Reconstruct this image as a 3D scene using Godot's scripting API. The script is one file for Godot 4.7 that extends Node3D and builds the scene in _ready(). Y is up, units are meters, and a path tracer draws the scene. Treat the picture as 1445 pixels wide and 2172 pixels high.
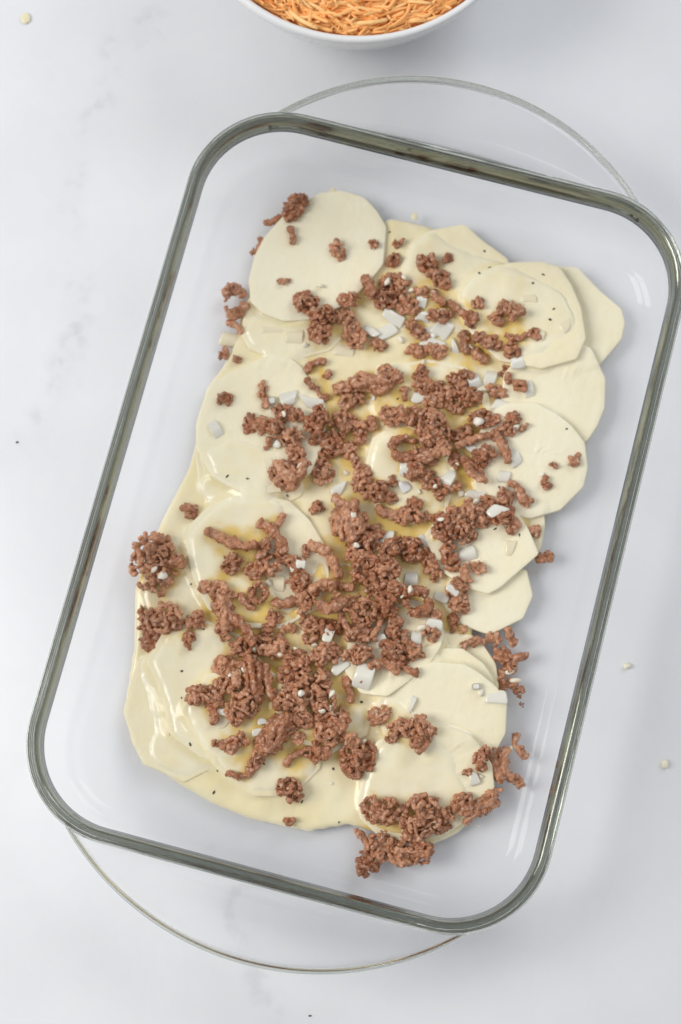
extends Node3D
# A glass baking dish of potato slices, cream sauce, browned beef, onion and garlic on a marble top. Tables are in millimetres of the world (x right, z towards the viewer).

const SLICES := [
	["pale potato slice at the right wall, half under a sauced slice", 2.6, 0.2, [88,-123.4, 109.2,-121.6, 119.2,-110.4, 128.7,-101.9, 130.2,-95.5, 128.5,-87.7, 118.4,-75.8, 104.1,-71.1, 87.2,-77.8, 78.9,-93.2, 77,-111.1]],
	["potato slice under sauce at the top middle with herb flecks, its top rim bare", 2.4, 0.6, [33,-134.5, 41.3,-139.7, 55.4,-142.2, 57.8,-142, 65.9,-134.5, 77.1,-125.9, 80.3,-113.4, 73.6,-97.7, 57.4,-90, 40.3,-93.3, 30.7,-104.4, 27.5,-122.3]],
	["bottommost potato slice at the lower left corner of the food, thinly sauced", 2.4, 0.7, [-95.5,81.9, -93.6,71.2, -89.9,59.2, -79.7,53.3, -65.1,53.9, -52.5,63.3, -46.1,77.8, -48,94.3, -56.1,106.5, -68.3,112.6, -80.8,106.9, -86.4,104.9, -91.1,95.9]],
	["pale potato slice below the uncovered one, its lower edge bare on the glass", 2.6, 0.1, [58.2,17.3, 83.1,18.6, 85.8,30.2, 81.2,40.5, 66.7,47.6, 63.2,47, 52.4,42.6, 45.4,34.2, 47.6,23.7]],
	["potato slice sticking out behind a straight-edged slice at the right edge", 2.4, 0.4, [71.3,-12.7, 91.5,-7.4, 91.8,-2, 89.5,9.7, 79.2,17.1, 60.4,12.9, 54.3,-2]],
	["lowest of the fanned potato slices near the dangling beef strand", 2.4, 0.5, [32.8,52.9, 46,46.8, 58.3,47.9, 63.2,52.1, 68.7,60.4, 70,70.6, 65.7,84, 49.1,90.2, 32.6,84, 26.5,67.5]],
	["large pale potato slice with a faceted right edge, a bare slice overlaps it below", 2.8, 0.25, [85,-84, 102.2,-87.4, 113.9,-82.9, 120.3,-68.6, 119.6,-55.1, 116.2,-46.8, 111.8,-40.3, 98.9,-33.8, 82,-36, 71.7,-51.2, 74.1,-70.8]],
	["potato slice thickly sauced below the topmost slice, onion square on it", 2.5, 0.6, [-44.4,-101.9, -45.3,-89.4, -42,-83, -34.7,-79.7, -21.9,-77.5, -4.8,-81.9, 5.9,-93, 4.8,-106.3, -9.2,-115.3, -26.4,-117.5, -39.3,-113]],
	["potato slice mostly buried in sauce left of the long arched beef piece", 2.5, 0.7, [-65.4,-34.1, -60,-42.7, -43,-47.1, -26,-40.6, -15.3,-27.6, -17.4,-14.7, -34.2,-6.1, -53.2,-6.1, -63.9,-16.8]],
	["potato slice drowned in sauce beside the big coiled beef ball", 2.5, 0.8, [-90,27.9, -82.4,8.8, -67.9,-1.8, -51,2.4, -40.3,17.3, -40.2,36.3, -52.5,50.9, -69.1,53, -83.9,44.7]],
	["potato slice buried in sauce near the two herb flecks at lower left", 2.5, 0.8, [-78.3,74.9, -85.4,59.4, -77.4,44.9, -60.8,40.7, -42,49.1, -29.5,65.7, -29.3,86.2, -41.6,100.5, -60,102.6, -74.5,92.4]],
	["potato slice under the broad sauce pool, curved ridge along its lower left edge", 2.5, 0.8, [-69.6,81.1, -65.8,89.1, -54.8,106, -37.7,118.6, -21,118.8, -8.7,106.6, -6.7,88.3, -17.1,69.8, -37.8,61.5, -58.4,65.7]],
	["sauced potato slice with a right corner, meat and onion heaped on its left", 2.5, 0.6, [53,-107.6, 54.8,-111.4, 62.4,-119.2, 78.8,-123.3, 92.1,-123.3, 100.5,-120.6, 105.6,-112.1, 109.7,-101, 111.5,-86.6, 107,-76.7, 90.9,-72.3, 71.8,-76.7, 59.2,-89.9]],
	["potato slice deep in the middle of the heap, upper rim shining", 2.5, 0.6, [16.5,-75, 40.9,-78.3, 57.1,-74.6, 67.5,-61.9, 68.9,-51, 60.8,-33.7, 41.7,-29.3, 22.7,-38, 12.2,-55.3]],
	["potato slice in the centre of the heap with a sauce-filled dip", 2.5, 0.6, [14.3,-41.2, 27,-48.8, 43.9,-40.1, 52.2,-25, 47.8,-7.9, 33.1,-1.5, 16.3,-7.9, 10,-25]],
	["potato slice under the densest beef, only slivers of it showing", 2.5, 0.7, [-17.2,30.1, -0.5,15.3, 20.4,17.5, 34.9,32.2, 32.7,53.1, 16.1,65.6, -4.7,63.5, -17.2,48.9]],
	["potato slice under the lower beef heap, yellow with grease at its right", 2.5, 0.8, [-25.4,63.5, -6.7,55.2, 9.8,61.4, 16,75.9, 11.8,92.3, -4.6,100.5, -21.1,94.4, -29.4,80]],
	["straight-edged potato slice pointing right below the bare round one", 2.6, 0.25, [66.5,-5.2, 79,-6.9, 84.1,1.2, 88.3,12.1, 70.8,27.3, 65.7,30, 54.6,26.9, 43.2,18, 37.1,3.3, 45.5,-7.3]],
	["bare round potato slice with one dark herb fleck and two tiny crumbs", 2.8, 0.15, [67,-52.2, 74.9,-56.9, 88,-56.9, 97.4,-51.9, 103.9,-46.7, 110,-38.6, 111.2,-27.4, 109.1,-18.6, 98.6,-8.2, 84.9,-4.1, 70.6,-7.1, 60.3,-17.8, 58.4,-34.9]],
	["potato slice left of the meat with smooth top and facets, two onion bits on it", 2.7, 0.35, [-30,-80.9, -23.3,-78.9, -16.7,-73.6, -12.2,-64.9, -6.9,-57.2, -6.9,-39.9, -13.2,-24.8, -25.8,-16.2, -42.6,-14.1, -57.4,-22.6, -65,-36.6, -63.7,-50.7, -59,-67.1, -45.3,-74.7]],
	["round potato slice left of centre carrying the long forked beef strands", 2.7, 0.4, [-67.5,-1.1, -59.3,-9.6, -49.6,-13.9, -36.4,-15.8, -22.8,-12.2, -13.9,-4.1, -6.4,8.4, -4.7,22.1, -10.9,36.8, -25.4,45.1, -42,45.1, -58.7,36.8, -66.1,22.1, -69.1,7.4]],
	["second of the fanned potato slices, a pale crescent between two others", 2.4, 0.4, [26.4,67.6, 32.7,57.3, 42.9,54.1, 53.7,54.1, 62.9,60.6, 67.2,67, 68.9,80, 59.2,94.4, 40.6,96.4, 26.3,86.2]],
	["wide potato slice at the right bottom with an onion flake on its corner", 2.6, 0.3, [26.4,63.7, 40.6,60.4, 54.1,61.4, 60.6,65.1, 68.4,71.5, 72.8,78.1, 72.2,91.4, 67.1,100.6, 52.7,108.7, 36.3,106.7, 20,94.5, 13.9,80.2]],
	["potato slice with a thick curved rim showing below the onion and beef heap", 3.0, 0.35, [8.9,74.2, 20.4,75.7, 28.3,70.1, 38.2,62.9, 44.2,53.7, 45.7,47.5, 43,37.1, 32.6,31.9, 16,37.1, 3.6,47.5, 1.5,64]],
	["lowest big potato slice, the large beef clump sits on its lower edge", 2.7, 0.45, [15.9,94.6, 32.3,88.5, 46.6,88.5, 56.8,92.5, 60.5,96.6, 65.9,104.7, 67.1,114.8, 60.5,124.8, 46.2,134.9, 29.9,138.8, 15.7,134.9, 8.6,127.9, 7.2,120.8, 9.7,108.7]],
	["topmost bare potato slice, wide and smooth under the far handle", 2.8, 0.12, [-9.4,-157.5, 0.3,-158.4, 11.1,-155.2, 16.7,-149.3, 21.4,-141, 19.8,-122.9, 14.4,-115.5, 2.7,-103.3, -13.3,-96, -26.1,-95.1, -35.7,-98.9, -41.1,-104.4, -42.2,-114.4, -39.5,-126.7, -35.3,-135.4, -24.2,-149.1]],
]
const COATED := [
	[-80.4,-1.6, -68.1,-25.1, -51.1,-18.7, -25.8,-14.4, -25.7,-1.6, -38.2,13.3, -21.3,44.8, -4.6,92.3, 7.7,100.5, 16,90.3, 28.3,92.3, 15.9,108.6, 9.7,120.8, 3.6,130.5, -13.8,133.5, -38.5,128.4, -56.1,121.4, -70.6,112.9, -78.4,107.4, -85.5,102.5, -80.8,88.3, -87.4,69.7, -90.8,53.4, -90.7,28.9],
	[21.5,-142.1, 38.4,-139.9, 57.9,-139.4, 76,-124.5, 94.3,-121.8, 103.7,-108.4, 107.7,-92.8, 93.5,-80.7, 76.3,-75.2, 59.3,-77.4, 37.9,-75.2, 12.3,-75.2, -6.9,-70.8, -17.6,-77.4, -41.2,-82.2, -44.5,-92.8, -41.3,-99.5, -26.3,-93.9, 3.8,-101.7, 19.9,-121.8],
	[-6.9,-68.6, 16.5,-77.4, 40,-77.4, 59.2,-73, 76.1,-62, 69.6,-53.3, 61,-46.8, 58.6,-25.1, 71,-10.1, 68.8,0.6, 45.7,0.6, 37.1,17.5, 16.2,17.5, -4.7,11.2, -13.2,-12.3, -25.8,-16.5, -13.2,-25.1, -6.9,-40.2],
	[-4.7,6.9, 37.1,17.5, 47.5,30.2, 43.2,36.5, 32.8,36.5, 3.6,49, 3.6,63.5, 11.9,75.9, 11.8,94.4, -4.6,92.3, -25.5,49],
	[12.9,80, 24.3,75.9, 36.6,88.3, 48.8,100.5, 56.7,124.8, 38.2,139.9, 13.8,133.9, 8.7,124.8, 10.8,108.6],
	[-64.4,-33.8, -47.1,-40.2, -25.9,-33.8, -25.9,-23, -42.7,-14.4, -57.5,-20.8],
]
const SAUCE_EDGE := [20.2,-146, 31.3,-144.4, 42,-141.7, 51.7,-132.8, 77.7,-123.8, 103.4,-110.2, 111.7,-92.3, 110.9,-59.1, 102.1,-48.1, 101.4,-15.5, 87.4,-9, 90.3,-4.7, 88.2,6, 81.8,12.4, 79.5,23, 68.7,37.8, 58.1,45.2, 58,56.8, 66.1,73.4, 67.9,92, 68.8,102.3, 66.3,116.6, 59,126.2, 51.7,133.9, 38.9,139.9, 30.3,137.9, 13.9,133.3, 3.6,130.4, -13.9,133.5, -38.8,128.4, -56.5,121.3, -71.1,112.8, -79,107.2, -86.1,104.8, -91.5,95.8, -95.7,82.1, -94.1,70.9, -91.5,52.8, -91.6,28.1, -88,14.5, -78.9,-6.9, -69,-26.3, -66,-37.2, -65.1,-50.3, -60.6,-65.7, -53.2,-75.7, -46.9,-89, -45.5,-101.3, -26.5,-105.7, -4.9,-114.7, 16.8,-123.8]
const BEEF := [
	[-20.6,-150,6.9,4.0,-55,"l","knobbly beef crumb at the upper left rim of the topmost bare potato slice"],
	[-22.5,-136.2,4.6,1.7,80,"s","rightmost browned beef strand at the upper left rim of the topmost bare potato slice"],
	[-31.2,-144.5,4.6,1.7,-25,"s","middle browned beef strand at the upper left rim of the topmost bare potato slice"],
	[-38.2,-132,4.8,1.7,-65,"s","leftmost browned beef strand at the upper left rim of the topmost bare potato slice"],
	[-1.2,-129,4.2,2.7,70,"l","small beef crumb lying on the topmost bare potato slice"],
	[14.9,-132.4,1.9,1.7,0,"l","tiny beef bit lying on the topmost bare potato slice"],
	[-25.6,-113.9,2.7,1.2,0,"l","tiny beef bit along the lower edge of the topmost bare slice"],
	[-48.8,-105,6.2,7.1,0,"r","ring-like beef crumb on the glass floor left of the topmost slice"],
	[-48.1,-93.5,4.6,1.7,40,"s","browned beef strand on the glass floor left of the topmost slice"],
	[-53.9,-81.4,2.3,2.1,0,"l","small beef crumb on the glass floor left of the topmost slice"],
	[-47.3,-78.7,1.9,1.7,0,"l","tiny beef bit on the glass floor left of the topmost slice"],
	[-15.9,-103.4,5.2,4.2,0,"l","uppermost knobbly beef crumb along the lower edge of the topmost bare slice"],
	[-8.6,-98.1,5.8,4.2,15,"l","middle knobbly beef crumb along the lower edge of the topmost bare slice"],
	[-9.3,-90.4,5.0,5.0,0,"l","lowest knobbly beef crumb along the lower edge of the topmost bare slice"],
	[0.3,-97.4,5.2,3.3,10,"l","upper knobbly beef crumb between the upper onion pile and the topmost slice"],
	[4,-105,4.2,2.7,-10,"l","upper small beef crumb between the upper onion pile and the topmost slice"],
	[6.1,-89.7,6.7,4.2,60,"l","lower knobbly beef crumb between the upper onion pile and the topmost slice"],
	[17.1,-84.4,3.5,2.7,20,"l","lower small beef crumb between the upper onion pile and the topmost slice"],
	[12.7,-111.6,5.8,3.1,70,"s","browned beef strand beside the right corner of the topmost bare slice"],
	[19.6,-106.5,5.8,4.2,20,"l","lower knobbly beef crumb beside the right corner of the topmost bare slice"],
	[26.8,-133.1,1.9,1.9,0,"l","tiny beef bit beside the right corner of the topmost bare slice"],
	[23.9,-125,2.7,2.5,0,"l","upper small beef crumb beside the right corner of the topmost bare slice"],
	[25.4,-114.3,6.2,3.3,0,"l","upper knobbly beef crumb beside the right corner of the topmost bare slice"],
	[40,-123.2,4.4,3.5,10,"l","upper knobbly beef crumb on the sauced slice at the top middle"],
	[45.1,-115.6,5.6,3.1,30,"l","lower knobbly beef crumb on the sauced slice at the top middle"],
	[49.1,-125.2,1.9,1.9,0,"l","tiny beef bit on the sauced slice at the top middle"],
	[27.3,-108.1,2.7,2.5,0,"l","lower small beef crumb beside the right corner of the topmost bare slice"],
	[36.9,-109.6,3.3,2.5,20,"l","small beef crumb around the upper onion pile"],
	[31.1,-102.5,4.6,4.0,30,"l","leftmost knobbly beef crumb around the upper onion pile"],
	[45,-105.6,4.6,2.5,45,"s","browned beef strand around the upper onion pile"],
	[44.9,-98.1,5.2,2.7,0,"l","rightmost knobbly beef crumb around the upper onion pile"],
	[52.9,-101,5.6,2.1,45,"s","uppermost browned beef strand right of the upper onion pile"],
	[34.6,-92.1,5.8,2.7,50,"l","middle knobbly beef crumb around the upper onion pile"],
	[59.4,-95.7,2.9,3.3,0,"l","lower small beef crumb right of the upper onion pile"],
	[62.7,-103,2.5,2.1,0,"l","upper small beef crumb right of the upper onion pile"],
	[76.8,-99.4,5.0,3.7,10,"l","upper knobbly beef crumb on the sauced slice near the right wall"],
	[79.9,-96.6,4.6,2.1,-30,"s","browned beef strand on the sauced slice near the right wall"],
	[70.7,-95,2.9,2.7,0,"l","small beef crumb on the sauced slice near the right wall"],
	[34.6,-81.8,4.2,2.7,0,"l","small beef crumb just below the upper onion pile"],
	[43.3,-81.8,5.0,2.9,10,"l","knobbly beef crumb just below the upper onion pile"],
	[56.7,-85.8,5.8,2.5,80,"s","middle browned beef strand right of the upper onion pile"],
	[66.3,-85.1,5.8,3.3,20,"l","lower knobbly beef crumb on the sauced slice near the right wall"],
	[62.4,-79.8,5.6,2.5,40,"s","lowest browned beef strand right of the upper onion pile"],
	[79.5,-86.9,5.0,1.5,-5,"s","browned beef strand below the beef on the right sauced slice"],
	[88.1,-87.7,2.5,1.9,70,"l","right small beef crumb below the beef on the right sauced slice"],
	[77.5,-81.1,4.2,2.9,0,"l","left small beef crumb below the beef on the right sauced slice"],
	[74.4,-72.6,2.1,1.9,0,"l","upper tiny beef bit by the long clear onion sliver at right"],
	[76.3,-68.7,1.9,1.5,60,"l","lower tiny beef bit by the long clear onion sliver at right"],
	[81.3,-65,3.7,2.3,60,"l","right small beef crumb by the long clear onion sliver at right"],
	[71.1,-63,4.6,2.3,30,"l","left small beef crumb by the long clear onion sliver at right"],
	[36.6,-70.6,3.7,2.9,80,"l","uppermost small beef crumb around the white onion square above the centre"],
	[37.4,-65.4,4.6,2.9,20,"l","knobbly beef crumb around the white onion square above the centre"],
	[50.2,-68.7,2.3,2.3,0,"l","middle small beef crumb under the upper right onion flakes"],
	[56.5,-70,3.1,2.5,0,"l","uppermost small beef crumb under the upper right onion flakes"],
	[53.9,-63.9,4.6,2.9,80,"l","middle knobbly beef crumb under the upper right onion flakes"],
	[58.5,-59.3,4.6,3.7,-40,"l","rightmost knobbly beef crumb under the upper right onion flakes"],
	[51.9,-54.7,3.7,2.1,10,"l","lowest small beef crumb under the upper right onion flakes"],
	[47.5,-61.9,5.2,3.1,45,"l","leftmost knobbly beef crumb under the upper right onion flakes"],
	[42.4,-58.6,4.2,2.5,0,"l","middle small beef crumb around the white onion square above the centre"],
	[-11.6,-75.2,5.6,2.1,-25,"s","uppermost browned beef strand right of the smooth left potato slice"],
	[-6,-71.1,1.7,1.7,0,"l","tiny beef bit right of the smooth left potato slice"],
	[-13.7,-66.3,3.7,1.9,50,"s","middle browned beef strand right of the smooth left potato slice"],
	[-8.6,-61.7,4.2,1.7,40,"s","lowest browned beef strand right of the smooth left potato slice"],
	[-52.2,-58.6,2.9,2.5,0,"l","leftmost small beef crumb on the smooth left potato slice"],
	[-35.3,-63.2,3.3,1.9,80,"l","rightmost small beef crumb on the smooth left potato slice"],
	[-34,-57.3,3.3,1.7,80,"s","browned beef strand on the smooth left potato slice"],
	[2,-64.3,4.6,3.3,-20,"l","left knobbly beef crumb around the long arched beef piece"],
	[14.3,-65.8,9.6,3.5,5,"w","beef piece of packed strands around the long arched beef piece"],
	[22.6,-69.8,5.6,3.7,20,"l","right knobbly beef crumb around the long arched beef piece"],
	[8.6,-59.7,2.5,2.1,0,"l","right small beef crumb around the long arched beef piece"],
	[28.7,-61.2,3.5,1.7,80,"s","browned beef strand around the white onion square above the centre"],
	[3.3,-57.1,3.3,3.3,0,"l","left small beef crumb around the long arched beef piece"],
	[-23.6,-51.9,6.7,3.5,10,"l","uppermost knobbly beef crumb at the right edge of the smooth left slice"],
	[-40.6,-48,4.2,2.5,-80,"l","middle small beef crumb on the smooth left potato slice"],
	[-36,-46.3,3.3,2.9,0,"l","small beef crumb at the right edge of the smooth left slice"],
	[-29.4,-44.8,3.7,3.7,0,"l","middle knobbly beef crumb at the right edge of the smooth left slice"],
	[-32.6,-38.1,3.3,1.5,-75,"s","browned beef strand at the right edge of the smooth left slice"],
	[-10.4,-46.9,7.9,5.0,-75,"l","large beef lump around the reddish beef lump left of centre"],
	[-21.4,-40.2,4.6,3.7,0,"l","lowest knobbly beef crumb at the right edge of the smooth left slice"],
	[-20.1,-32.7,3.7,3.3,0,"l","small beef crumb below the smooth left slice"],
	[-24.5,-23,6.9,4.8,60,"w","beef piece of packed strands below the smooth left slice"],
	[-17.8,-24.8,5.8,2.7,-65,"s","browned beef strand below the smooth left slice"],
	[-3.1,-38.7,5.4,5.0,0,"l","uppermost knobbly beef crumb around the reddish beef lump left of centre"],
	[-8.1,-31.2,4.2,2.5,-80,"l","small beef crumb around the reddish beef lump left of centre"],
	[-7.9,-24.5,4.6,4.2,0,"l","lowest knobbly beef crumb around the reddish beef lump left of centre"],
	[2,-48.4,6.2,3.7,10,"l","left knobbly beef crumb right of the tall beef lump left of centre"],
	[10,-46.7,4.6,2.9,0,"l","right knobbly beef crumb right of the tall beef lump left of centre"],
	[9,-41.7,3.3,2.5,0,"l","small beef crumb right of the tall beef lump left of centre"],
	[14.5,-47.8,3.7,2.3,80,"s","browned beef strand right of the tall beef lump left of centre"],
	[4.9,-33.8,5.4,2.7,75,"l","middle knobbly beef crumb around the reddish beef lump left of centre"],
	[-11,-9.2,2.7,2.5,0,"l","left small beef crumb around the large folded beef piece in the middle"],
	[21.9,-50.6,4.2,4.2,0,"l","left knobbly beef crumb left of the big upright beef lump"],
	[29,-50.2,4.2,4.2,0,"l","right knobbly beef crumb left of the big upright beef lump"],
	[34.6,-52.3,3.5,2.9,80,"l","lowest small beef crumb around the white onion square above the centre"],
	[41.2,-43.3,9.2,6.9,75,"l","large beef lump below the big upright beef lump"],
	[28.3,-35.7,6.2,5.6,0,"r","ring-like beef crumb below the big upright beef lump"],
	[38.2,-31.6,5.2,2.5,0,"w","beef piece of packed strands below the big upright beef lump"],
	[45,-34.6,3.7,2.9,0,"l","small beef crumb below the big upright beef lump"],
	[54.3,-43.3,4.2,3.7,0,"l","left knobbly beef crumb right of the big upright beef lump"],
	[64.5,-49.1,6.2,3.7,10,"l","right knobbly beef crumb right of the big upright beef lump"],
	[75.4,-44.3,3.5,2.5,0,"l","lower small beef crumb at the left tip of the bare round slice"],
	[78,-49.3,2.5,2.5,0,"l","upper small beef crumb at the left tip of the bare round slice"],
	[81.4,-46.3,2.3,1.7,20,"l","tiny beef bit at the left tip of the bare round slice"],
	[59.3,-39.4,8.3,2.1,-15,"s","browned beef strand right of the big upright beef lump"],
	[72.4,-36.6,8.3,2.5,65,"s","browned beef strand at the left tip of the bare round slice"],
	[64.3,-32.3,4.6,3.7,0,"l","knobbly beef crumb left of the bare round slice with the herb fleck"],
	[59,-27.8,6.7,2.1,40,"s","upper browned beef strand left of the bare round slice with the herb fleck"],
	[60.2,-23.9,6.2,2.1,40,"s","lower browned beef strand left of the bare round slice with the herb fleck"],
	[51.2,-30.8,3.3,2.1,80,"l","small beef crumb right of the big upright beef lump"],
	[33.1,-25.2,4.2,4.2,0,"l","knobbly beef crumb below the big upright beef lump"],
	[39.6,-21.8,5.8,3.3,60,"l","knobbly beef crumb around the tilted onion flake in the centre"],
	[44.8,-15.8,3.1,2.7,0,"l","left small beef crumb around the tilted onion flake in the centre"],
	[51.1,-18.8,2.7,2.3,0,"l","right small beef crumb around the tilted onion flake in the centre"],
	[79.4,-16.2,6.2,2.3,60,"s","browned beef strand along the lower edge of the bare round slice"],
	[83.7,-11.7,2.1,1.7,0,"l","tiny beef bit along the lower edge of the bare round slice"],
	[73.5,-13.2,3.7,2.9,60,"l","uppermost small beef crumb along the lower edge of the bare round slice"],
	[66.3,-11.3,3.7,2.5,0,"l","middle small beef crumb along the lower edge of the bare round slice"],
	[71.9,-4.7,5.4,4.8,0,"l","knobbly beef crumb along the lower edge of the bare round slice"],
	[77,-1.1,4.6,2.5,-70,"l","lowest small beef crumb along the lower edge of the bare round slice"],
	[59.7,-6.2,7.9,4.8,25,"l","right large beef lump above the straight-edged potato slice"],
	[51.8,-4.7,5.0,3.7,0,"l","upper knobbly beef crumb above the straight-edged potato slice"],
	[47.3,0.2,6.2,5.6,0,"l","left large beef lump above the straight-edged potato slice"],
	[55.2,3.3,4.6,4.0,0,"l","lower knobbly beef crumb above the straight-edged potato slice"],
	[21.2,-6.8,6.0,2.3,15,"s","browned beef strand in the sauce dip at the centre"],
	[30.6,-4.7,6.2,3.7,0,"l","knobbly beef crumb in the sauce dip at the centre"],
	[33,-10.2,2.9,2.5,0,"l","middle small beef crumb in the sauce dip at the centre"],
	[40.1,-5.4,2.1,2.1,0,"l","rightmost small beef crumb in the sauce dip at the centre"],
	[87,1.6,3.3,1.9,10,"l","upper small beef crumb on the glass by the straight-edged slice"],
	[104.7,-30.6,2.5,2.3,0,"l","small beef crumb on the bare round slice with the herb fleck"],
	[95.6,-28.4,1.5,1.2,0,"l","upper tiny beef bit on the bare round slice with the herb fleck"],
	[91.8,-20.5,2.5,1.7,80,"l","lower tiny beef bit on the bare round slice with the herb fleck"],
	[90.7,13.3,3.3,2.1,-10,"l","lower small beef crumb on the glass by the straight-edged slice"],
	[55.6,20.8,4.0,2.3,80,"s","browned beef strand on the straight-edged potato slice"],
	[60.7,18.1,3.5,2.1,20,"l","small beef crumb on the straight-edged potato slice"],
	[48.7,12.8,6.2,3.3,75,"l","knobbly beef crumb on the straight-edged potato slice"],
	[30.6,9.3,8.3,4.6,20,"l","large beef lump around the onion wedge below centre"],
	[40.9,18.5,5.4,3.3,70,"l","right knobbly beef crumb around the onion wedge below centre"],
	[12.8,20,7.9,6.0,20,"l","left large beef lump in the thick heap below the middle"],
	[19.9,18.9,5.8,5.6,0,"l","right large beef lump in the thick heap below the middle"],
	[16.3,26.9,5.4,3.7,0,"l","lower knobbly beef crumb in the thick heap below the middle"],
	[-3.9,15.6,7.9,2.7,60,"s","right browned beef strand right of the round slice with forked strands"],
	[-0.9,25.9,7.1,2.3,10,"s","upper browned beef strand around the beef ring left of the pale lump"],
	[33.5,33.8,6.7,6.0,0,"r","ring-like beef crumb around the ring-shaped beef lump below centre"],
	[25,28.8,4.6,3.3,0,"l","knobbly beef crumb around the ring-shaped beef lump below centre"],
	[52.2,28.4,4.8,4.2,80,"l","upper knobbly beef crumb at the left of the lower pale bare slice"],
	[53.6,34.4,4.6,3.3,0,"l","lower knobbly beef crumb at the left of the lower pale bare slice"],
	[42.2,39.9,3.7,1.9,0,"l","small beef crumb around the ring-shaped beef lump below centre"],
	[50.2,42.2,3.3,2.3,-80,"l","small beef crumb at the left of the lower pale bare slice"],
	[54.5,45.3,1.2,1.2,0,"l","tiny beef bit at the left of the lower pale bare slice"],
	[9,41.7,10.0,8.7,70,"l","large beef lump around the big pale pinkish beef lump"],
	[19.8,35.9,5.0,4.8,0,"l","knobbly beef crumb around the big pale pinkish beef lump"],
	[24.3,45.3,4.6,3.5,75,"l","knobbly beef crumb on the slice with the thick curved rim"],
	[29,50.2,4.2,2.3,70,"s","uppermost browned beef strand on the slice with the thick curved rim"],
	[39.8,47.6,3.7,3.3,0,"r","ring-like beef crumb on the slice with the thick curved rim"],
	[9,57.5,4.6,3.7,0,"l","knobbly beef crumb around the large onion square with a crumb"],
	[23.4,57.1,6.0,5.0,30,"l","large beef lump on the slice with the thick curved rim"],
	[32.7,56,3.7,3.1,0,"l","small beef crumb on the slice with the thick curved rim"],
	[19.3,62.4,7.1,2.5,15,"s","middle browned beef strand on the slice with the thick curved rim"],
	[31.2,64.7,3.7,1.9,15,"s","lowest browned beef strand on the slice with the thick curved rim"],
	[10.4,66.8,2.3,2.1,0,"l","lower small beef crumb around the large onion square with a crumb"],
	[-5.9,56,5.4,3.7,0,"l","rightmost knobbly beef crumb around the crumbly heap below the pale lump"],
	[2.6,57.5,2.5,2.3,0,"l","upper small beef crumb around the large onion square with a crumb"],
	[3.4,72.5,6.2,2.1,75,"s","browned beef strand around the large onion square with a crumb"],
	[58.4,51.7,5.8,1.9,-15,"s","leftmost browned beef strand dangling on the glass right of the fanned slices"],
	[68.3,49.4,3.7,2.5,0,"l","upper small beef crumb dangling on the glass right of the fanned slices"],
	[75.6,48.6,4.8,2.5,70,"s","middle browned beef strand dangling on the glass right of the fanned slices"],
	[71.9,56.9,4.2,2.9,30,"l","lower small beef crumb dangling on the glass right of the fanned slices"],
	[79.1,58.3,4.2,2.1,-25,"s","rightmost browned beef strand dangling on the glass right of the fanned slices"],
	[74.3,62.2,3.5,1.9,0,"l","upper small beef crumb on the glass at the end of the dangling strand"],
	[70.7,66.8,2.5,1.7,80,"l","uppermost tiny beef bit on the glass at the end of the dangling strand"],
	[73.2,69.6,4.0,2.3,10,"l","lower small beef crumb on the glass at the end of the dangling strand"],
	[78.9,72.9,1.9,1.7,20,"l","middle tiny beef bit on the glass at the end of the dangling strand"],
	[80,78.3,1.0,0.8,50,"l","lowest tiny beef bit on the glass at the end of the dangling strand"],
	[16.9,83.2,5.0,2.9,-35,"l","leftmost knobbly beef crumb on the wide slice at lower right"],
	[26.1,89.3,5.0,3.5,0,"l","middle knobbly beef crumb on the wide slice at lower right"],
	[22.4,93.6,2.3,1.9,30,"l","tiny beef bit on the wide slice at lower right"],
	[35.7,89.5,5.8,4.6,45,"l","rightmost knobbly beef crumb on the wide slice at lower right"],
	[33.9,95.2,4.2,2.9,-70,"l","small beef crumb on the wide slice at lower right"],
	[61,102.7,5.0,3.1,-70,"l","knobbly beef crumb at the right tip of the lowest big slice"],
	[54.8,108.6,1.7,1.2,0,"l","tiny beef bit at the right tip of the lowest big slice"],
	[68.3,104.7,7.9,3.1,75,"s","leftmost browned beef strand at the right tip of the lowest big slice"],
	[72.4,104.7,7.1,2.3,80,"s","middle browned beef strand at the right tip of the lowest big slice"],
	[76.3,111.8,3.5,2.1,30,"l","small beef crumb at the right tip of the lowest big slice"],
	[78.6,97,6.0,1.9,65,"s","rightmost browned beef strand at the right tip of the lowest big slice"],
	[53.2,122,4.6,4.0,0,"l","knobbly beef crumb on the lower right rim of the lowest big slice"],
	[63.2,121.4,6.7,3.1,-45,"w","beef piece of packed strands on the lower right rim of the lowest big slice"],
	[57,127.7,4.6,1.9,-30,"s","browned beef strand on the lower right rim of the lowest big slice"],
	[46.2,126.7,2.9,2.7,0,"l","upper small beef crumb on the lower right rim of the lowest big slice"],
	[44.1,132.3,3.5,1.9,-10,"l","lower small beef crumb on the lower right rim of the lowest big slice"],
	[18,124.3,7.5,5.6,10,"l","second from the left large beef lump in the big bottom clump"],
	[34.4,127.5,9.6,7.1,-60,"l","rightmost large beef lump in the big bottom clump"],
	[9.6,136.6,5.2,1.7,60,"s","browned beef strand in the big bottom clump"],
	[15.7,140.8,6.7,5.4,-45,"l","leftmost large beef lump in the big bottom clump"],
	[11.6,148.4,4.6,3.5,0,"l","left knobbly beef crumb in the big bottom clump"],
	[26.4,142.4,8.3,5.4,0,"l","third from the left large beef lump in the big bottom clump"],
	[34.9,142.2,4.8,4.6,0,"l","right knobbly beef crumb in the big bottom clump"],
	[-59.3,75.8,7.9,4.2,10,"l","large beef lump left of the smooth folded beef strip"],
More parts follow.
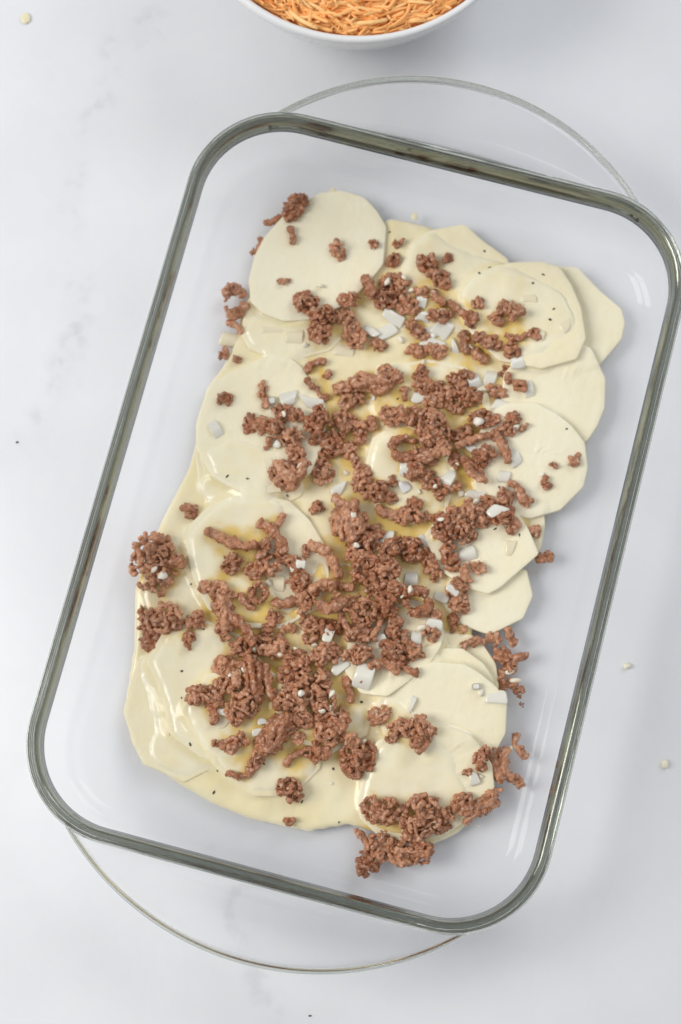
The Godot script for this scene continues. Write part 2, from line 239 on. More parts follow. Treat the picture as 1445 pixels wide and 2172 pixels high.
	[-55.7,83.6,4.6,1.9,80,"s","browned beef strand left of the smooth folded beef strip"],
	[-52.7,5.2,8.3,2.7,25,"s","leftmost browned beef strand on the slice with long forked beef strands"],
	[-43.9,8.6,7.1,2.5,0,"s","second from the left browned beef strand on the slice with long forked beef strands"],
	[-29.7,4.2,9.4,2.7,50,"s","third from the left browned beef strand on the slice with long forked beef strands"],
	[-27.7,-2.8,4.4,1.9,-50,"s","rightmost browned beef strand on the slice with long forked beef strands"],
	[-34.1,10.7,4.6,3.7,-60,"l","right knobbly beef crumb on the slice with long forked beef strands"],
	[-28.2,11.8,2.3,2.1,0,"l","second from the left small beef crumb below the long forked beef strands"],
	[-48,16.4,4.0,3.7,0,"l","left knobbly beef crumb on the slice with long forked beef strands"],
	[-36.9,19.4,5.4,3.3,-10,"l","left knobbly beef crumb below the long forked beef strands"],
	[-30.3,19.2,3.1,2.7,0,"l","leftmost small beef crumb below the long forked beef strands"],
	[-23.8,15.2,4.2,2.3,20,"l","third from the left small beef crumb below the long forked beef strands"],
	[-82.6,16,13.3,9.2,80,"l","large beef lump by the left end of the food"],
	[-72.1,16.4,3.5,2.9,60,"l","small beef crumb by the left end of the food"],
	[-67.7,-8.1,3.7,2.9,0,"l","small beef crumb near the left edge of the sauce"],
	[-88.4,39,3.3,1.9,80,"s","browned beef strand below the big coiled beef ball"],
	[-84.7,48.2,6.2,4.2,70,"l","knobbly beef crumb below the big coiled beef ball"],
	[-77.8,41.3,7.9,6.2,0,"l","large beef lump below the big coiled beef ball"],
	[-63.5,41.7,3.7,3.3,-40,"l","upper small beef crumb below the big coiled beef ball"],
	[-67,51.1,3.7,2.3,-75,"l","lower small beef crumb below the big coiled beef ball"],
	[-54.3,28.4,7.5,3.1,15,"l","knobbly beef crumb on the sauce right of the left beef clump"],
	[-51.3,38.4,7.9,3.7,75,"w","beef piece of packed strands on the sauce right of the left beef clump"],
	[-43.3,45.9,9.2,2.7,50,"s","lower browned beef strand on the sauce right of the left beef clump"],
	[-51.4,47.8,3.1,2.5,0,"l","small beef crumb on the sauce right of the left beef clump"],
	[-41.8,33.8,5.2,1.9,45,"s","upper browned beef strand on the sauce right of the left beef clump"],
	[-36.2,30.1,4.8,4.0,70,"r","ring-like beef crumb below the long forked beef strands"],
	[-29.7,40.5,3.3,2.5,-70,"l","middle small beef crumb in the sauce gap left of the beef heap"],
	[-32.6,45.9,2.7,2.3,0,"l","leftmost small beef crumb in the sauce gap left of the beef heap"],
	[-23.3,45.5,2.5,2.1,0,"l","rightmost small beef crumb in the sauce gap left of the beef heap"],
	[-19,23.6,4.4,4.2,0,"l","right knobbly beef crumb below the long forked beef strands"],
	[-24.8,33.8,5.8,2.7,-10,"s","browned beef strand in the sauce gap left of the beef heap"],
	[-16.5,33.8,5.6,2.9,80,"l","left knobbly beef crumb around the beef ring left of the pale lump"],
	[-6.7,31.1,7.1,6.0,0,"r","ring-like beef crumb around the beef ring left of the pale lump"],
	[-3.6,35.9,7.1,3.1,-10,"s","lower browned beef strand around the beef ring left of the pale lump"],
	[-14.6,42.8,3.3,3.1,0,"l","left small beef crumb around the beef ring left of the pale lump"],
	[-9.2,43.8,2.9,2.7,0,"l","right small beef crumb around the beef ring left of the pale lump"],
	[-13.9,50.2,3.5,2.9,0,"l","upper small beef crumb around the crumbly heap below the pale lump"],
	[-44.3,53.8,4.0,3.7,0,"l","upper knobbly beef crumb at the upper end of the smooth folded strip"],
	[-31.1,53.1,7.5,5.2,10,"l","large beef lump at the upper end of the smooth folded strip"],
	[-51,61.6,4.2,3.7,0,"l","lower knobbly beef crumb at the upper end of the smooth folded strip"],
	[-43.6,61.4,4.6,2.5,10,"s","browned beef strand at the upper end of the smooth folded strip"],
	[-38.2,68,10.8,4.2,80,"w","beef piece of packed strands around the smooth folded beef strip"],
	[-30.5,71.7,10.4,2.3,70,"s","right browned beef strand around the smooth folded beef strip"],
	[-43,80.7,7.1,5.6,-60,"l","large beef lump around the smooth folded beef strip"],
	[-50.1,70.9,4.2,3.5,0,"l","knobbly beef crumb left of the smooth folded beef strip"],
	[-45.4,68.8,3.3,2.1,80,"s","left browned beef strand around the smooth folded beef strip"],
	[-18.9,60.6,5.4,5.0,0,"l","second from the left knobbly beef crumb around the crumbly heap below the pale lump"],
	[-23.8,67.2,5.0,2.7,80,"l","leftmost knobbly beef crumb around the crumbly heap below the pale lump"],
	[-7.9,57.9,5.8,3.1,10,"l","fourth from the left knobbly beef crumb around the crumbly heap below the pale lump"],
	[-19.6,76,6.2,5.6,0,"l","left large beef lump in the lower crumbly beef heap"],
	[-26.2,77,2.7,2.5,0,"l","small beef crumb in the lower crumbly beef heap"],
	[-8.1,67.4,4.2,3.7,0,"l","third from the left knobbly beef crumb around the crumbly heap below the pale lump"],
	[-8.1,77,6.2,5.2,80,"l","right large beef lump in the lower crumbly beef heap"],
	[-15.3,84.8,5.0,3.3,10,"l","left knobbly beef crumb in the lower crumbly beef heap"],
	[-3.8,83.4,6.7,3.3,0,"l","right knobbly beef crumb in the lower crumbly beef heap"],
	[-28,91.5,10.8,4.8,-55,"w","beef piece of packed strands around the long slanting beef strip at the bottom"],
	[-36.3,101.7,4.6,2.7,-70,"l","small beef crumb at the lower left tip of the beef"],
	[-40.5,108.2,4.6,1.7,-40,"s","middle browned beef strand at the lower left tip of the beef"],
	[-46.6,109.8,3.7,1.5,25,"s","lowest browned beef strand at the lower left tip of the beef"],
	[-47.4,96.6,4.2,3.1,-20,"l","knobbly beef crumb at the lower left tip of the beef"],
	[-41.9,94,3.1,1.9,40,"s","uppermost browned beef strand at the lower left tip of the beef"],
	[-53.7,96,1.9,1.5,0,"l","tiny beef bit at the lower left tip of the beef"],
	[-18.1,93.8,2.5,2.3,0,"l","left small beef crumb in the sauce under the lower beef heap"],
	[-17.3,100.5,8.3,1.9,-25,"s","browned beef strand in the sauce under the lower beef heap"],
	[-9.5,99.4,4.4,3.7,60,"l","lower knobbly beef crumb in the sauce under the lower beef heap"],
	[-5.2,91.3,7.1,4.0,15,"l","upper knobbly beef crumb in the sauce under the lower beef heap"],
	[7.7,102.3,7.5,6.9,-50,"l","large beef lump at the left rim of the lowest big slice"],
	[5.4,94.8,3.1,2.7,0,"l","small beef crumb at the left rim of the lowest big slice"],
	[-21.9,115.8,5.2,4.4,30,"l","knobbly beef crumb in the sauce pool at the bottom"],
	[-22,128.7,2.1,1.9,0,"l","tiny beef bit in the sauce pool at the bottom"],
	[3.9,-2.2,7.9,7.1,80,"w","beef piece of packed strands around the large folded beef piece in the middle"],
	[2,-10.7,6.2,2.7,15,"s","browned beef strand around the large folded beef piece in the middle"],
	[10.4,-23.9,4.2,3.1,80,"l","middle knobbly beef crumb above the large folded beef piece"],
	[9.5,-18.3,4.4,3.5,70,"l","leftmost knobbly beef crumb above the large folded beef piece"],
	[17.3,-16.4,4.4,4.0,0,"l","rightmost knobbly beef crumb above the large folded beef piece"],
	[22.4,-20.9,2.9,2.1,-30,"l","small beef crumb above the large folded beef piece"],
	[22.9,-13.2,2.3,2.1,0,"l","leftmost small beef crumb in the sauce dip at the centre"],
	[15.8,1.6,3.3,2.9,0,"l","right small beef crumb around the large folded beef piece in the middle"],
	[10.7,6.9,6.2,4.0,0,"l","knobbly beef crumb around the large folded beef piece in the middle"],
	[-15.3,10.3,2.1,1.9,0,"l","tiny beef bit right of the round slice with forked strands"],
	[-9.7,9.7,5.6,2.5,25,"s","left browned beef strand right of the round slice with forked strands"],
	[-19.7,16,3.7,2.5,0,"l","rightmost small beef crumb below the long forked beef strands"],
	[7.8,12.8,5.4,3.7,0,"l","upper knobbly beef crumb in the thick heap below the middle"],
	[22.4,9.7,4.6,3.3,0,"l","left knobbly beef crumb around the onion wedge below centre"],
	[-4.7,45.3,4.6,3.3,0,"l","right knobbly beef crumb around the beef ring left of the pale lump"],
	[-16,68,3.3,2.9,0,"l","lower small beef crumb around the crumbly heap below the pale lump"],
	[-0.5,86.4,3.7,2.9,0,"l","right small beef crumb in the sauce under the lower beef heap"],
	[92.9,11.4,1.7,1.2,0,"l","tiny beef bit on the glass by the straight-edged slice"],
]
const ONION := [
	[-31.1,-91.7,5.4,4.8,10,"g","left sauce-coated onion piece along the lower edge of the topmost bare slice"],
	[-21.9,-88.4,4.6,4.2,5,"g","right sauce-coated onion piece along the lower edge of the topmost bare slice"],
	[1.8,-82.2,5.4,3.1,10,"g","sauce-coated onion piece between the upper onion pile and the topmost slice"],
	[24.2,-97.5,5.0,2.9,30,"c","narrow clear onion sliver around the upper onion pile"],
	[13.5,-91.3,4.6,2.1,40,"c","narrow clear onion sliver between the upper onion pile and the topmost slice"],
	[20.9,-91.3,5.0,3.5,-20,"c","clear diced onion square between the upper onion pile and the topmost slice"],
	[37.2,-105.2,2.9,4.0,15,"c","upper clear diced onion square around the upper onion pile"],
	[37.4,-98.4,4.2,3.1,10,"c","lower clear diced onion square around the upper onion pile"],
	[47.3,-92.4,4.6,5.0,35,"c","clear diced onion square right of the upper onion pile"],
	[52.8,-84.5,2.5,5.8,3,"c","right narrow clear onion sliver just below the upper onion pile"],
	[42.6,-85.2,6.2,2.5,15,"c","left narrow clear onion sliver just below the upper onion pile"],
	[40.5,-90.7,3.5,2.5,0,"c","clear diced onion square just below the upper onion pile"],
	[86.1,-105.4,4.2,2.1,0,"g","sauce-coated onion piece on the sauced slice near the right wall"],
	[103.3,-93.2,4.8,2.9,-35,"g","right sauce-coated onion piece below the beef on the right sauced slice"],
	[90.5,-87.5,2.5,2.9,10,"g","left sauce-coated onion piece below the beef on the right sauced slice"],
	[79.8,-75.3,3.7,3.5,-10,"c","right clear diced onion square by the long clear onion sliver at right"],
	[68,-69.7,3.1,4.6,15,"c","left clear diced onion square by the long clear onion sliver at right"],
	[60.6,-67.9,3.5,5.8,-20,"c","clear diced onion square under the upper right onion flakes"],
	[84.9,-64.4,2.9,6.7,-15,"c","narrow clear onion sliver by the long clear onion sliver at right"],
	[72.3,-55.8,3.5,3.1,20,"c","clear diced onion square at the left tip of the bare round slice"],
	[34.3,-60.3,4.2,3.1,-5,"c","clear diced onion square around the white onion square above the centre"],
	[-22.1,-59.9,5.2,2.9,-20,"c","left narrow clear onion sliver right of the smooth left potato slice"],
	[-14,-57.7,6.2,3.1,15,"c","right narrow clear onion sliver right of the smooth left potato slice"],
	[-31.1,-58.4,2.1,1.9,0,"c","clear diced onion square on the smooth left potato slice"],
	[-55.9,-44.3,2.5,5.4,-25,"c","narrow clear onion sliver on the smooth left potato slice"],
	[-33,-28.2,2.9,5.8,0,"g","sauce-coated onion piece below the smooth left slice"],
	[-0.1,-17.5,4.6,3.5,-20,"c","clear diced onion square around the large folded beef piece in the middle"],
	[20.1,4.7,4.2,5.0,10,"c","left clear diced onion square around the onion wedge below centre"],
	[-17.3,17.1,2.3,2.3,0,"c","clear diced onion square right of the round slice with forked strands"],
	[58.5,-36.1,4.2,2.3,10,"c","narrow clear onion sliver right of the big upright beef lump"],
	[47.4,-22.4,3.1,5.0,30,"c","clear diced onion square around the tilted onion flake in the centre"],
	[60.8,-15.4,4.8,2.5,15,"c","narrow clear onion sliver left of the bare round slice with the herb fleck"],
	[69.6,-6.9,4.6,2.7,-30,"c","narrow clear onion sliver along the lower edge of the bare round slice"],
	[78,-32.1,2.7,4.6,-25,"c","narrow clear onion sliver at the left tip of the bare round slice"],
	[73.4,-23.5,3.1,3.3,10,"c","clear diced onion square left of the bare round slice with the herb fleck"],
	[37.4,6,4.2,3.1,25,"c","right clear diced onion square around the onion wedge below centre"],
	[56,12.1,4.2,4.8,-15,"c","clear diced onion square on the straight-edged potato slice"],
	[76.3,9.4,3.1,4.8,5,"g","sauce-coated onion piece on the glass by the straight-edged slice"],
	[28.6,-26.5,2.7,2.9,0,"c","clear diced onion square below the big upright beef lump"],
	[28.6,-16.9,4.2,3.1,20,"w","clear diced onion square in the sauce dip at the centre"],
	[31.4,22.8,3.1,4.4,10,"c","upper clear diced onion square around the ring-shaped beef lump below centre"],
	[44.8,31.1,3.7,2.3,25,"c","clear diced onion square at the left of the lower pale bare slice"],
	[50,28.9,3.3,1.7,35,"c","narrow clear onion sliver at the left of the lower pale bare slice"],
	[15.6,51.9,5.4,2.9,-15,"c","narrow clear onion sliver around the big pale pinkish beef lump"],
	[33.3,50.5,2.7,4.4,0,"c","clear diced onion square on the slice with the thick curved rim"],
	[41.2,44,4.2,2.7,10,"c","lower clear diced onion square around the ring-shaped beef lump below centre"],
	[-4.4,47.8,3.7,4.4,0,"c","clear diced onion square around the beef ring left of the pale lump"],
	[0.5,62.6,3.7,4.6,30,"c","left clear diced onion square around the large onion square with a crumb"],
	[9.8,67.3,4.8,6.2,15,"c","right clear diced onion square around the large onion square with a crumb"],
	[68.6,75.9,5.0,3.5,5,"c","right clear diced onion square on the glass at the end of the dangling strand"],
	[31,79,1.7,4.0,25,"c","narrow clear onion sliver on the wide slice at lower right"],
	[58.9,111,3.3,3.1,0,"c","clear diced onion square at the right tip of the lowest big slice"],
	[-50.8,-88.4,5.0,3.7,10,"g","sauce-coated onion piece on the glass floor left of the topmost slice"],
	[-50.1,86.3,3.5,3.3,0,"g","sauce-coated onion piece left of the smooth folded beef strip"],
	[-52.1,82.3,2.5,2.1,0,"c","clear diced onion square left of the smooth folded beef strip"],
	[-33.6,86.1,3.5,1.7,-10,"c","narrow clear onion sliver around the long slanting beef strip at the bottom"],
	[-35.6,91.4,2.9,1.9,0,"c","clear diced onion square around the long slanting beef strip at the bottom"],
	[-28.5,25.3,3.7,5.0,10,"g","sauce-coated onion piece below the long forked beef strands"],
	[59,71.2,2.1,1.7,0,"c","left clear diced onion square on the glass at the end of the dangling strand"],
]
const GARLIC := [
	[-9.3,-111.8,2.3,"upper cream white garlic chunk along the lower edge of the topmost bare slice"],
	[21.7,-113.4,2.3,"left cream white garlic chunk beside the right corner of the topmost bare slice"],
	[29.1,-115.6,1.9,"right cream white garlic chunk beside the right corner of the topmost bare slice"],
	[20.9,-90.8,1.9,"cream white garlic chunk between the upper onion pile and the topmost slice"],
	[27.5,-87.3,2.1,"left cream white garlic chunk around the upper onion pile"],
	[42.1,-88.9,2.1,"cream white garlic chunk just below the upper onion pile"],
	[-16.2,-84.3,2.1,"lower cream white garlic chunk along the lower edge of the topmost bare slice"],
	[32.5,-110,1.7,"tiny minced garlic bit around the upper onion pile"],
	[42.7,-108.5,1.9,"cream white garlic chunk on the sauced slice at the top middle"],
	[47.1,-100.1,1.9,"right cream white garlic chunk around the upper onion pile"],
	[40.6,-88.4,1.7,"upper tiny minced garlic bit just below the upper onion pile"],
	[37.4,-76.2,1.7,"lower tiny minced garlic bit just below the upper onion pile"],
	[64.7,-63.5,1.9,"cream white garlic chunk by the long clear onion sliver at right"],
	[59.7,-83.2,2.1,"cream white garlic chunk right of the upper onion pile"],
	[-28.9,-37.6,2.5,"lower cream white garlic chunk at the right edge of the smooth left slice"],
	[-21.3,-45.6,1.9,"upper cream white garlic chunk at the right edge of the smooth left slice"],
	[-25.6,-51.2,1.7,"tiny minced garlic bit at the right edge of the smooth left slice"],
	[-17.9,-26.9,1.7,"tiny minced garlic bit below the smooth left slice"],
	[2.4,-25.4,1.9,"cream white garlic chunk around the reddish beef lump left of centre"],
	[15.1,-59.4,1.7,"tiny minced garlic bit around the long arched beef piece"],
	[5.3,-4.6,1.9,"upper cream white garlic chunk around the large folded beef piece in the middle"],
	[7,8.3,1.9,"lower cream white garlic chunk around the large folded beef piece in the middle"],
	[-21.2,19.2,1.9,"right cream white garlic chunk below the long forked beef strands"],
	[-32.4,25,1.9,"left cream white garlic chunk below the long forked beef strands"],
	[61.5,-47.8,2.9,"cream white garlic chunk right of the big upright beef lump"],
	[78.5,-45.2,2.1,"cream white garlic chunk at the left tip of the bare round slice"],
	[52.5,-28.9,1.2,"tiny minced garlic bit right of the big upright beef lump"],
	[41.9,-17.8,1.5,"right tiny minced garlic bit around the tilted onion flake in the centre"],
	[35.4,-16.3,1.7,"left tiny minced garlic bit around the tilted onion flake in the centre"],
	[60.2,-11.4,2.3,"cream white garlic chunk above the straight-edged potato slice"],
	[53.8,-15.6,2.1,"cream white garlic chunk around the tilted onion flake in the centre"],
	[44.7,-2.3,1.7,"tiny minced garlic bit above the straight-edged potato slice"],
	[101.5,-28.4,1.5,"right tiny minced garlic bit on the bare round slice with the herb fleck"],
	[90.7,-23.9,1.5,"left tiny minced garlic bit on the bare round slice with the herb fleck"],
	[-78.4,22.5,2.7,"right cream white garlic chunk by the left end of the food"],
	[-82.4,20,1.9,"left cream white garlic chunk by the left end of the food"],
	[-37.9,54.9,1.9,"cream white garlic chunk at the upper end of the smooth folded strip"],
	[-26.6,57,1.7,"right tiny minced garlic bit at the upper end of the smooth folded strip"],
	[-42.2,64.6,1.7,"left tiny minced garlic bit at the upper end of the smooth folded strip"],
	[-48.3,66.6,1.5,"left tiny minced garlic bit around the smooth folded beef strip"],
	[-26.1,69.1,1.5,"right tiny minced garlic bit around the smooth folded beef strip"],
	[-11.4,52.8,1.9,"cream white garlic chunk around the crumbly heap below the pale lump"],
	[-6.1,49.9,2.3,"cream white garlic chunk around the beef ring left of the pale lump"],
	[-16.7,74.8,1.9,"leftmost cream white garlic chunk in the lower crumbly beef heap"],
	[-19.8,54.5,1.2,"tiny minced garlic bit around the crumbly heap below the pale lump"],
	[30.9,29.2,2.1,"upper cream white garlic chunk around the ring-shaped beef lump below centre"],
	[27.4,31.3,1.7,"tiny minced garlic bit around the ring-shaped beef lump below centre"],
	[42.8,15.4,1.7,"tiny minced garlic bit on the straight-edged potato slice"],
	[35.6,45.4,2.1,"lower cream white garlic chunk around the ring-shaped beef lump below centre"],
	[34.3,49.3,1.7,"tiny minced garlic bit on the slice with the thick curved rim"],
	[-3.8,74.8,2.1,"rightmost cream white garlic chunk in the lower crumbly beef heap"],
	[-4.2,80.5,1.9,"middle cream white garlic chunk in the lower crumbly beef heap"],
	[-8.1,81.9,1.7,"tiny minced garlic bit in the lower crumbly beef heap"],
	[74.4,64.1,2.3,"middle cream white garlic chunk on the glass at the end of the dangling strand"],
	[77.4,67.8,2.7,"rightmost cream white garlic chunk on the glass at the end of the dangling strand"],
	[61.5,73.4,2.1,"leftmost cream white garlic chunk on the glass at the end of the dangling strand"],
	[10.3,94.9,1.2,"upper tiny minced garlic bit at the left rim of the lowest big slice"],
	[74.4,98.2,2.7,"cream white garlic chunk at the right tip of the lowest big slice"],
	[60.8,130.9,0.8,"tiny minced garlic bit on the lower right rim of the lowest big slice"],
	[60.8,110.1,1.7,"tiny minced garlic bit at the right tip of the lowest big slice"],
	[-3.6,112.9,1.0,"lower tiny minced garlic bit at the left rim of the lowest big slice"],
]
const FLECKS := [
	[66.3,-129.4,"uppermost tiny dark green herb fleck on the sauced slice at the top middle"],
	[87.8,-112.8,"left tiny dark green herb fleck on the sauced slice near the right wall"],
	[68.3,-120.8,"middle tiny dark green herb fleck on the sauced slice at the top middle"],
	[63.6,-118.1,"lowest tiny dark green herb fleck on the sauced slice at the top middle"],
	[95.2,-95.4,"leftmost tiny dark green herb fleck below the beef on the right sauced slice"],
	[110.7,-90.6,"rightmost tiny dark green herb fleck below the beef on the right sauced slice"],
	[97,-100.3,"middle tiny dark green herb fleck below the beef on the right sauced slice"],
	[92.6,-117,"right tiny dark green herb fleck on the sauced slice near the right wall"],
	[101.8,-44.8,"tiny dark green herb fleck on the bare round slice with the herb fleck"],
	[-3.5,-93.7,"tiny dark green herb fleck along the lower edge of the topmost bare slice"],
	[25.8,-59.4,"tiny dark green herb fleck left of the big upright beef lump"],
	[22.6,-138.8,"tiny dark green herb fleck beside the right corner of the topmost bare slice"],
	[-50.7,-23,"tiny dark green herb fleck near the left edge of the sauce"],
	[-41.6,-21.9,"left tiny dark green herb fleck below the smooth left slice"],
	[-23.9,-14.8,"right tiny dark green herb fleck below the smooth left slice"],
	[-66.4,25.3,"tiny dark green herb fleck by the left end of the food"],
	[-60.7,45.6,"tiny dark green herb fleck on the sauce right of the left beef clump"],
	[-69.8,64.2,"uppermost tiny dark green herb fleck left of the smooth folded beef strip"],
	[-74.3,91.8,"third from the top tiny dark green herb fleck left of the smooth folded beef strip"],
	[-65.6,96.1,"lowest tiny dark green herb fleck left of the smooth folded beef strip"],
	[-55.3,116.8,"lower tiny dark green herb fleck at the lower left tip of the beef"],
	[-53.8,107.5,"upper tiny dark green herb fleck at the lower left tip of the beef"],
	[-14.3,99.9,"tiny dark green herb fleck in the sauce under the lower beef heap"],
	[-69.6,76,"second from the top tiny dark green herb fleck left of the smooth folded beef strip"],
	[-3.2,106.6,"left tiny dark green herb fleck at the left rim of the lowest big slice"],
	[-0.7,129.7,"right tiny dark green herb fleck in the sauce pool at the bottom"],
	[79.7,3.5,"tiny dark green herb fleck on the glass by the straight-edged slice"],
	[68.9,1.1,"tiny dark green herb fleck above the straight-edged potato slice"],
	[71.3,-18.5,"tiny dark green herb fleck along the lower edge of the bare round slice"],
	[9.2,77.6,"tiny dark green herb fleck around the large onion square with a crumb"],
	[-3,106.6,"right tiny dark green herb fleck at the left rim of the lowest big slice"],
	[-33.3,104.6,"tiny dark green herb fleck around the long slanting beef strip at the bottom"],
	[-16.8,120.8,"left tiny dark green herb fleck in the sauce pool at the bottom"],
]

const MM := 0.001
const DISH := Vector2(9.84, -2.68)      # dish centre
const TURN := 0.25848                   # dish turned clockwise seen from above
const HALF := Vector2(112.5, 164.6)
const CORNER := 43.0
const FLOOR := 5.0
const GX := -115
const GZ := -180
const NX := 265
const NZ := 365

var used := {}
var rng := RandomNumberGenerator.new()
var lump := FastNoiseLite.new()
var grain := FastNoiseLite.new()
var soft := FastNoiseLite.new()
var H := PackedFloat32Array()
var floor_h := PackedFloat32Array()
var sauce_h := PackedFloat32Array()
var slice_h := PackedFloat32Array()
var sauce_edge := PackedFloat32Array()
var M := {}
var last_path := []


func _ready() -> void:
	set_camera_and_light()
	rng.seed = 4711
	lump.seed = 3; lump.noise_type = FastNoiseLite.TYPE_SIMPLEX_SMOOTH; lump.frequency = 0.33; lump.fractal_type = FastNoiseLite.FRACTAL_NONE
	grain.seed = 8; grain.noise_type = FastNoiseLite.TYPE_CELLULAR; grain.frequency = 0.5; grain.cellular_return_type = FastNoiseLite.RETURN_DISTANCE; grain.fractal_type = FastNoiseLite.FRACTAL_NONE
	soft.seed = 21; soft.noise_type = FastNoiseLite.TYPE_SIMPLEX_SMOOTH; soft.frequency = 0.03; soft.fractal_octaves = 3
	make_materials()
	make_table()
	make_dish()
	make_bowl()
	start_heights()
	make_slices()
	make_sauce_heights()
	make_beef()
	make_sauce()
	make_onions()
	make_garlic()
	make_flecks()
	make_spills()


func set_camera_and_light() -> void:
	var cam := Camera3D.new()
	cam.name = "camera"
	cam.fov = 32.0
	cam.near = 0.05
	cam.far = 20.0
	cam.position = Vector3(0.0, 0.79643, 0.13145)
	cam.rotation_degrees = Vector3(-(90.0 - 9.98735), 0, 0)
	var lens := CameraAttributesPhysical.new()
	lens.frustum_focal_length = 50.0
	lens.frustum_focus_distance = 0.745
	lens.exposure_aperture = 6.3
	lens.exposure_multiplier = 1.0
	cam.attributes = lens
	add_child(cam)
	lens.frustum_focal_length = 50.0
	cam.fov = 32.0
	var e := Environment.new()
	e.background_mode = Environment.BG_COLOR
	e.background_color = Color(0.37, 0.377, 0.39).linear_to_srgb()
	e.background_energy_multiplier = 1.0
	e.tonemap_mode = Environment.TONE_MAPPER_LINEAR
	e.tonemap_exposure = 1.23
	e.sdfgi_enabled = true
	e.ssao_enabled = true
	e.ssil_enabled = true
	var we := WorldEnvironment.new()
	we.name = "environment"
	we.environment = e
	add_child(we)
	area_light("window_light", Vector3(-2.6, 2.3, -0.05), Vector3(0, 0, 0), Vector2(1.9, 1.7), 6.3, Color(1.0, 0.99, 0.975))
	area_light("second_window_light", Vector3(1.5, 2.1, -1.9), Vector3(0, 0, 0), Vector2(1.6, 1.5), 1.9, Color(0.97, 0.985, 1.0))


func area_light(called: String, at: Vector3, aim: Vector3, size: Vector2, energy: float, color: Color) -> void:
	var l := AreaLight3D.new()
	l.name = called
	l.area_size = size
	l.light_energy = energy
	l.light_color = color
	l.shadow_enabled = true
	l.area_range = 8.0
	l.area_attenuation = 2.0
	add_child(l)
	l.look_at_from_position(at, aim, Vector3(0, 0, -1))


# ---------------------------------------------------------------- nodes and meshes

func numbered(called: String) -> String:
	var n: int = used.get(called, 0)
	used[called] = n + 1
	return called if n == 0 else "%s_%03d" % [called, n]


func tag(o: Node, label := "", category := "", group := "", kind := "") -> void:
	if label: o.set_meta("label", label)
	if category: o.set_meta("category", category)
	if group: o.set_meta("group", group)
	if kind: o.set_meta("kind", kind)


func thing(called: String, at: Vector3, turn := 0.0) -> Node3D:
	var o := Node3D.new()
	o.name = numbered(called)
	add_child(o, true)
	o.position = at
	o.rotation.y = turn
	return o


func put(called: String, mesh: Mesh, mat: Material, at := Vector3.ZERO, parent: Node = null) -> MeshInstance3D:
	var o := MeshInstance3D.new()
	o.name = called if parent else numbered(called)
	o.mesh = mesh
	o.material_override = mat
	(parent if parent else self).add_child(o, true)
	o.position = at
	return o


func build(v: PackedVector3Array, ix: PackedInt32Array, col := PackedColorArray(), uv := PackedVector2Array(), check := true) -> ArrayMesh:
	# millimetres in, a smooth-shaded mesh in metres out; a closed shape is turned right side out
	if check:
		var vol := 0.0
		for t in range(0, ix.size(), 3):
			vol += v[ix[t]].dot(v[ix[t + 1]].cross(v[ix[t + 2]]))
		if vol > 0.0:
			for t in range(0, ix.size(), 3):
				var k := ix[t + 1]
				ix[t + 1] = ix[t + 2]
				ix[t + 2] = k
	var a := []
	a.resize(Mesh.ARRAY_MAX)
	a[Mesh.ARRAY_VERTEX] = Transform3D(Basis.from_scale(Vector3.ONE * MM), Vector3.ZERO) * v
	a[Mesh.ARRAY_INDEX] = ix
	if col.size(): a[Mesh.ARRAY_COLOR] = col
	if uv.size(): a[Mesh.ARRAY_TEX_UV] = uv
	var st := SurfaceTool.new()
	st.create_from_arrays(a)
	st.generate_normals()
	return st.commit()


func lathe(profile: Array, sides: int) -> ArrayMesh:
	var v := PackedVector3Array()
	var ix := PackedInt32Array()
	var n := profile.size()
	for i in n:
		for j in sides:
			var a := TAU * j / sides
			v.append(Vector3(profile[i].x * cos(a), profile[i].y, profile[i].x * sin(a)))
	for i in n - 1:
		for j in sides:
			var k := (j + 1) % sides
			ix.append_array([i * sides + j, i * sides + k, (i + 1) * sides + k, i * sides + j, (i + 1) * sides + k, (i + 1) * sides + j])
	return build(v, ix)


func tube(v: PackedVector3Array, ix: PackedInt32Array, col: PackedColorArray, path: Array, radii: Array, sides: int, shade: Callable) -> void:
	# a closed sweep: rings round the path, round ends; shade(p, normal) -> [displaced point, colour]
	var n := path.size()
	var first := v.size()
	var up := Vector3.UP
	var rings := 0
	for i in n:
		var t: Vector3 = (path[min(i + 1, n - 1)] - path[max(i - 1, 0)]).normalized()
		var b := t.cross(up)
		if b.length() < 0.1: b = t.cross(Vector3.RIGHT)
		b = b.normalized()
		var m := b.cross(t)
		for j in sides:
			var a := TAU * j / sides
			var d := m * cos(a) + t.cross(m) * sin(a)
			var got: Array = shade.call(path[i] + d * radii[i], d)
			v.append(got[0])
			col.append(got[1])
		rings += 1
	for i in rings - 1:
		for j in sides:
			var k := (j + 1) % sides
			var p := first + i * sides
			ix.append_array([p + j, p + sides + k, p + k, p + j, p + sides + j, p + sides + k])
	for e in 2:
		var at: Vector3 = path[0] if e == 0 else path[n - 1]
		var got: Array = shade.call(at, Vector3.ZERO)
		v.append(got[0])
		col.append(got[1])
		var c := v.size() - 1
		var p := first if e == 0 else first + (rings - 1) * sides
		for j in sides:
			var k := (j + 1) % sides
			if e == 0: ix.append_array([c, p + j, p + k])
			else: ix.append_array([c, p + k, p + j])


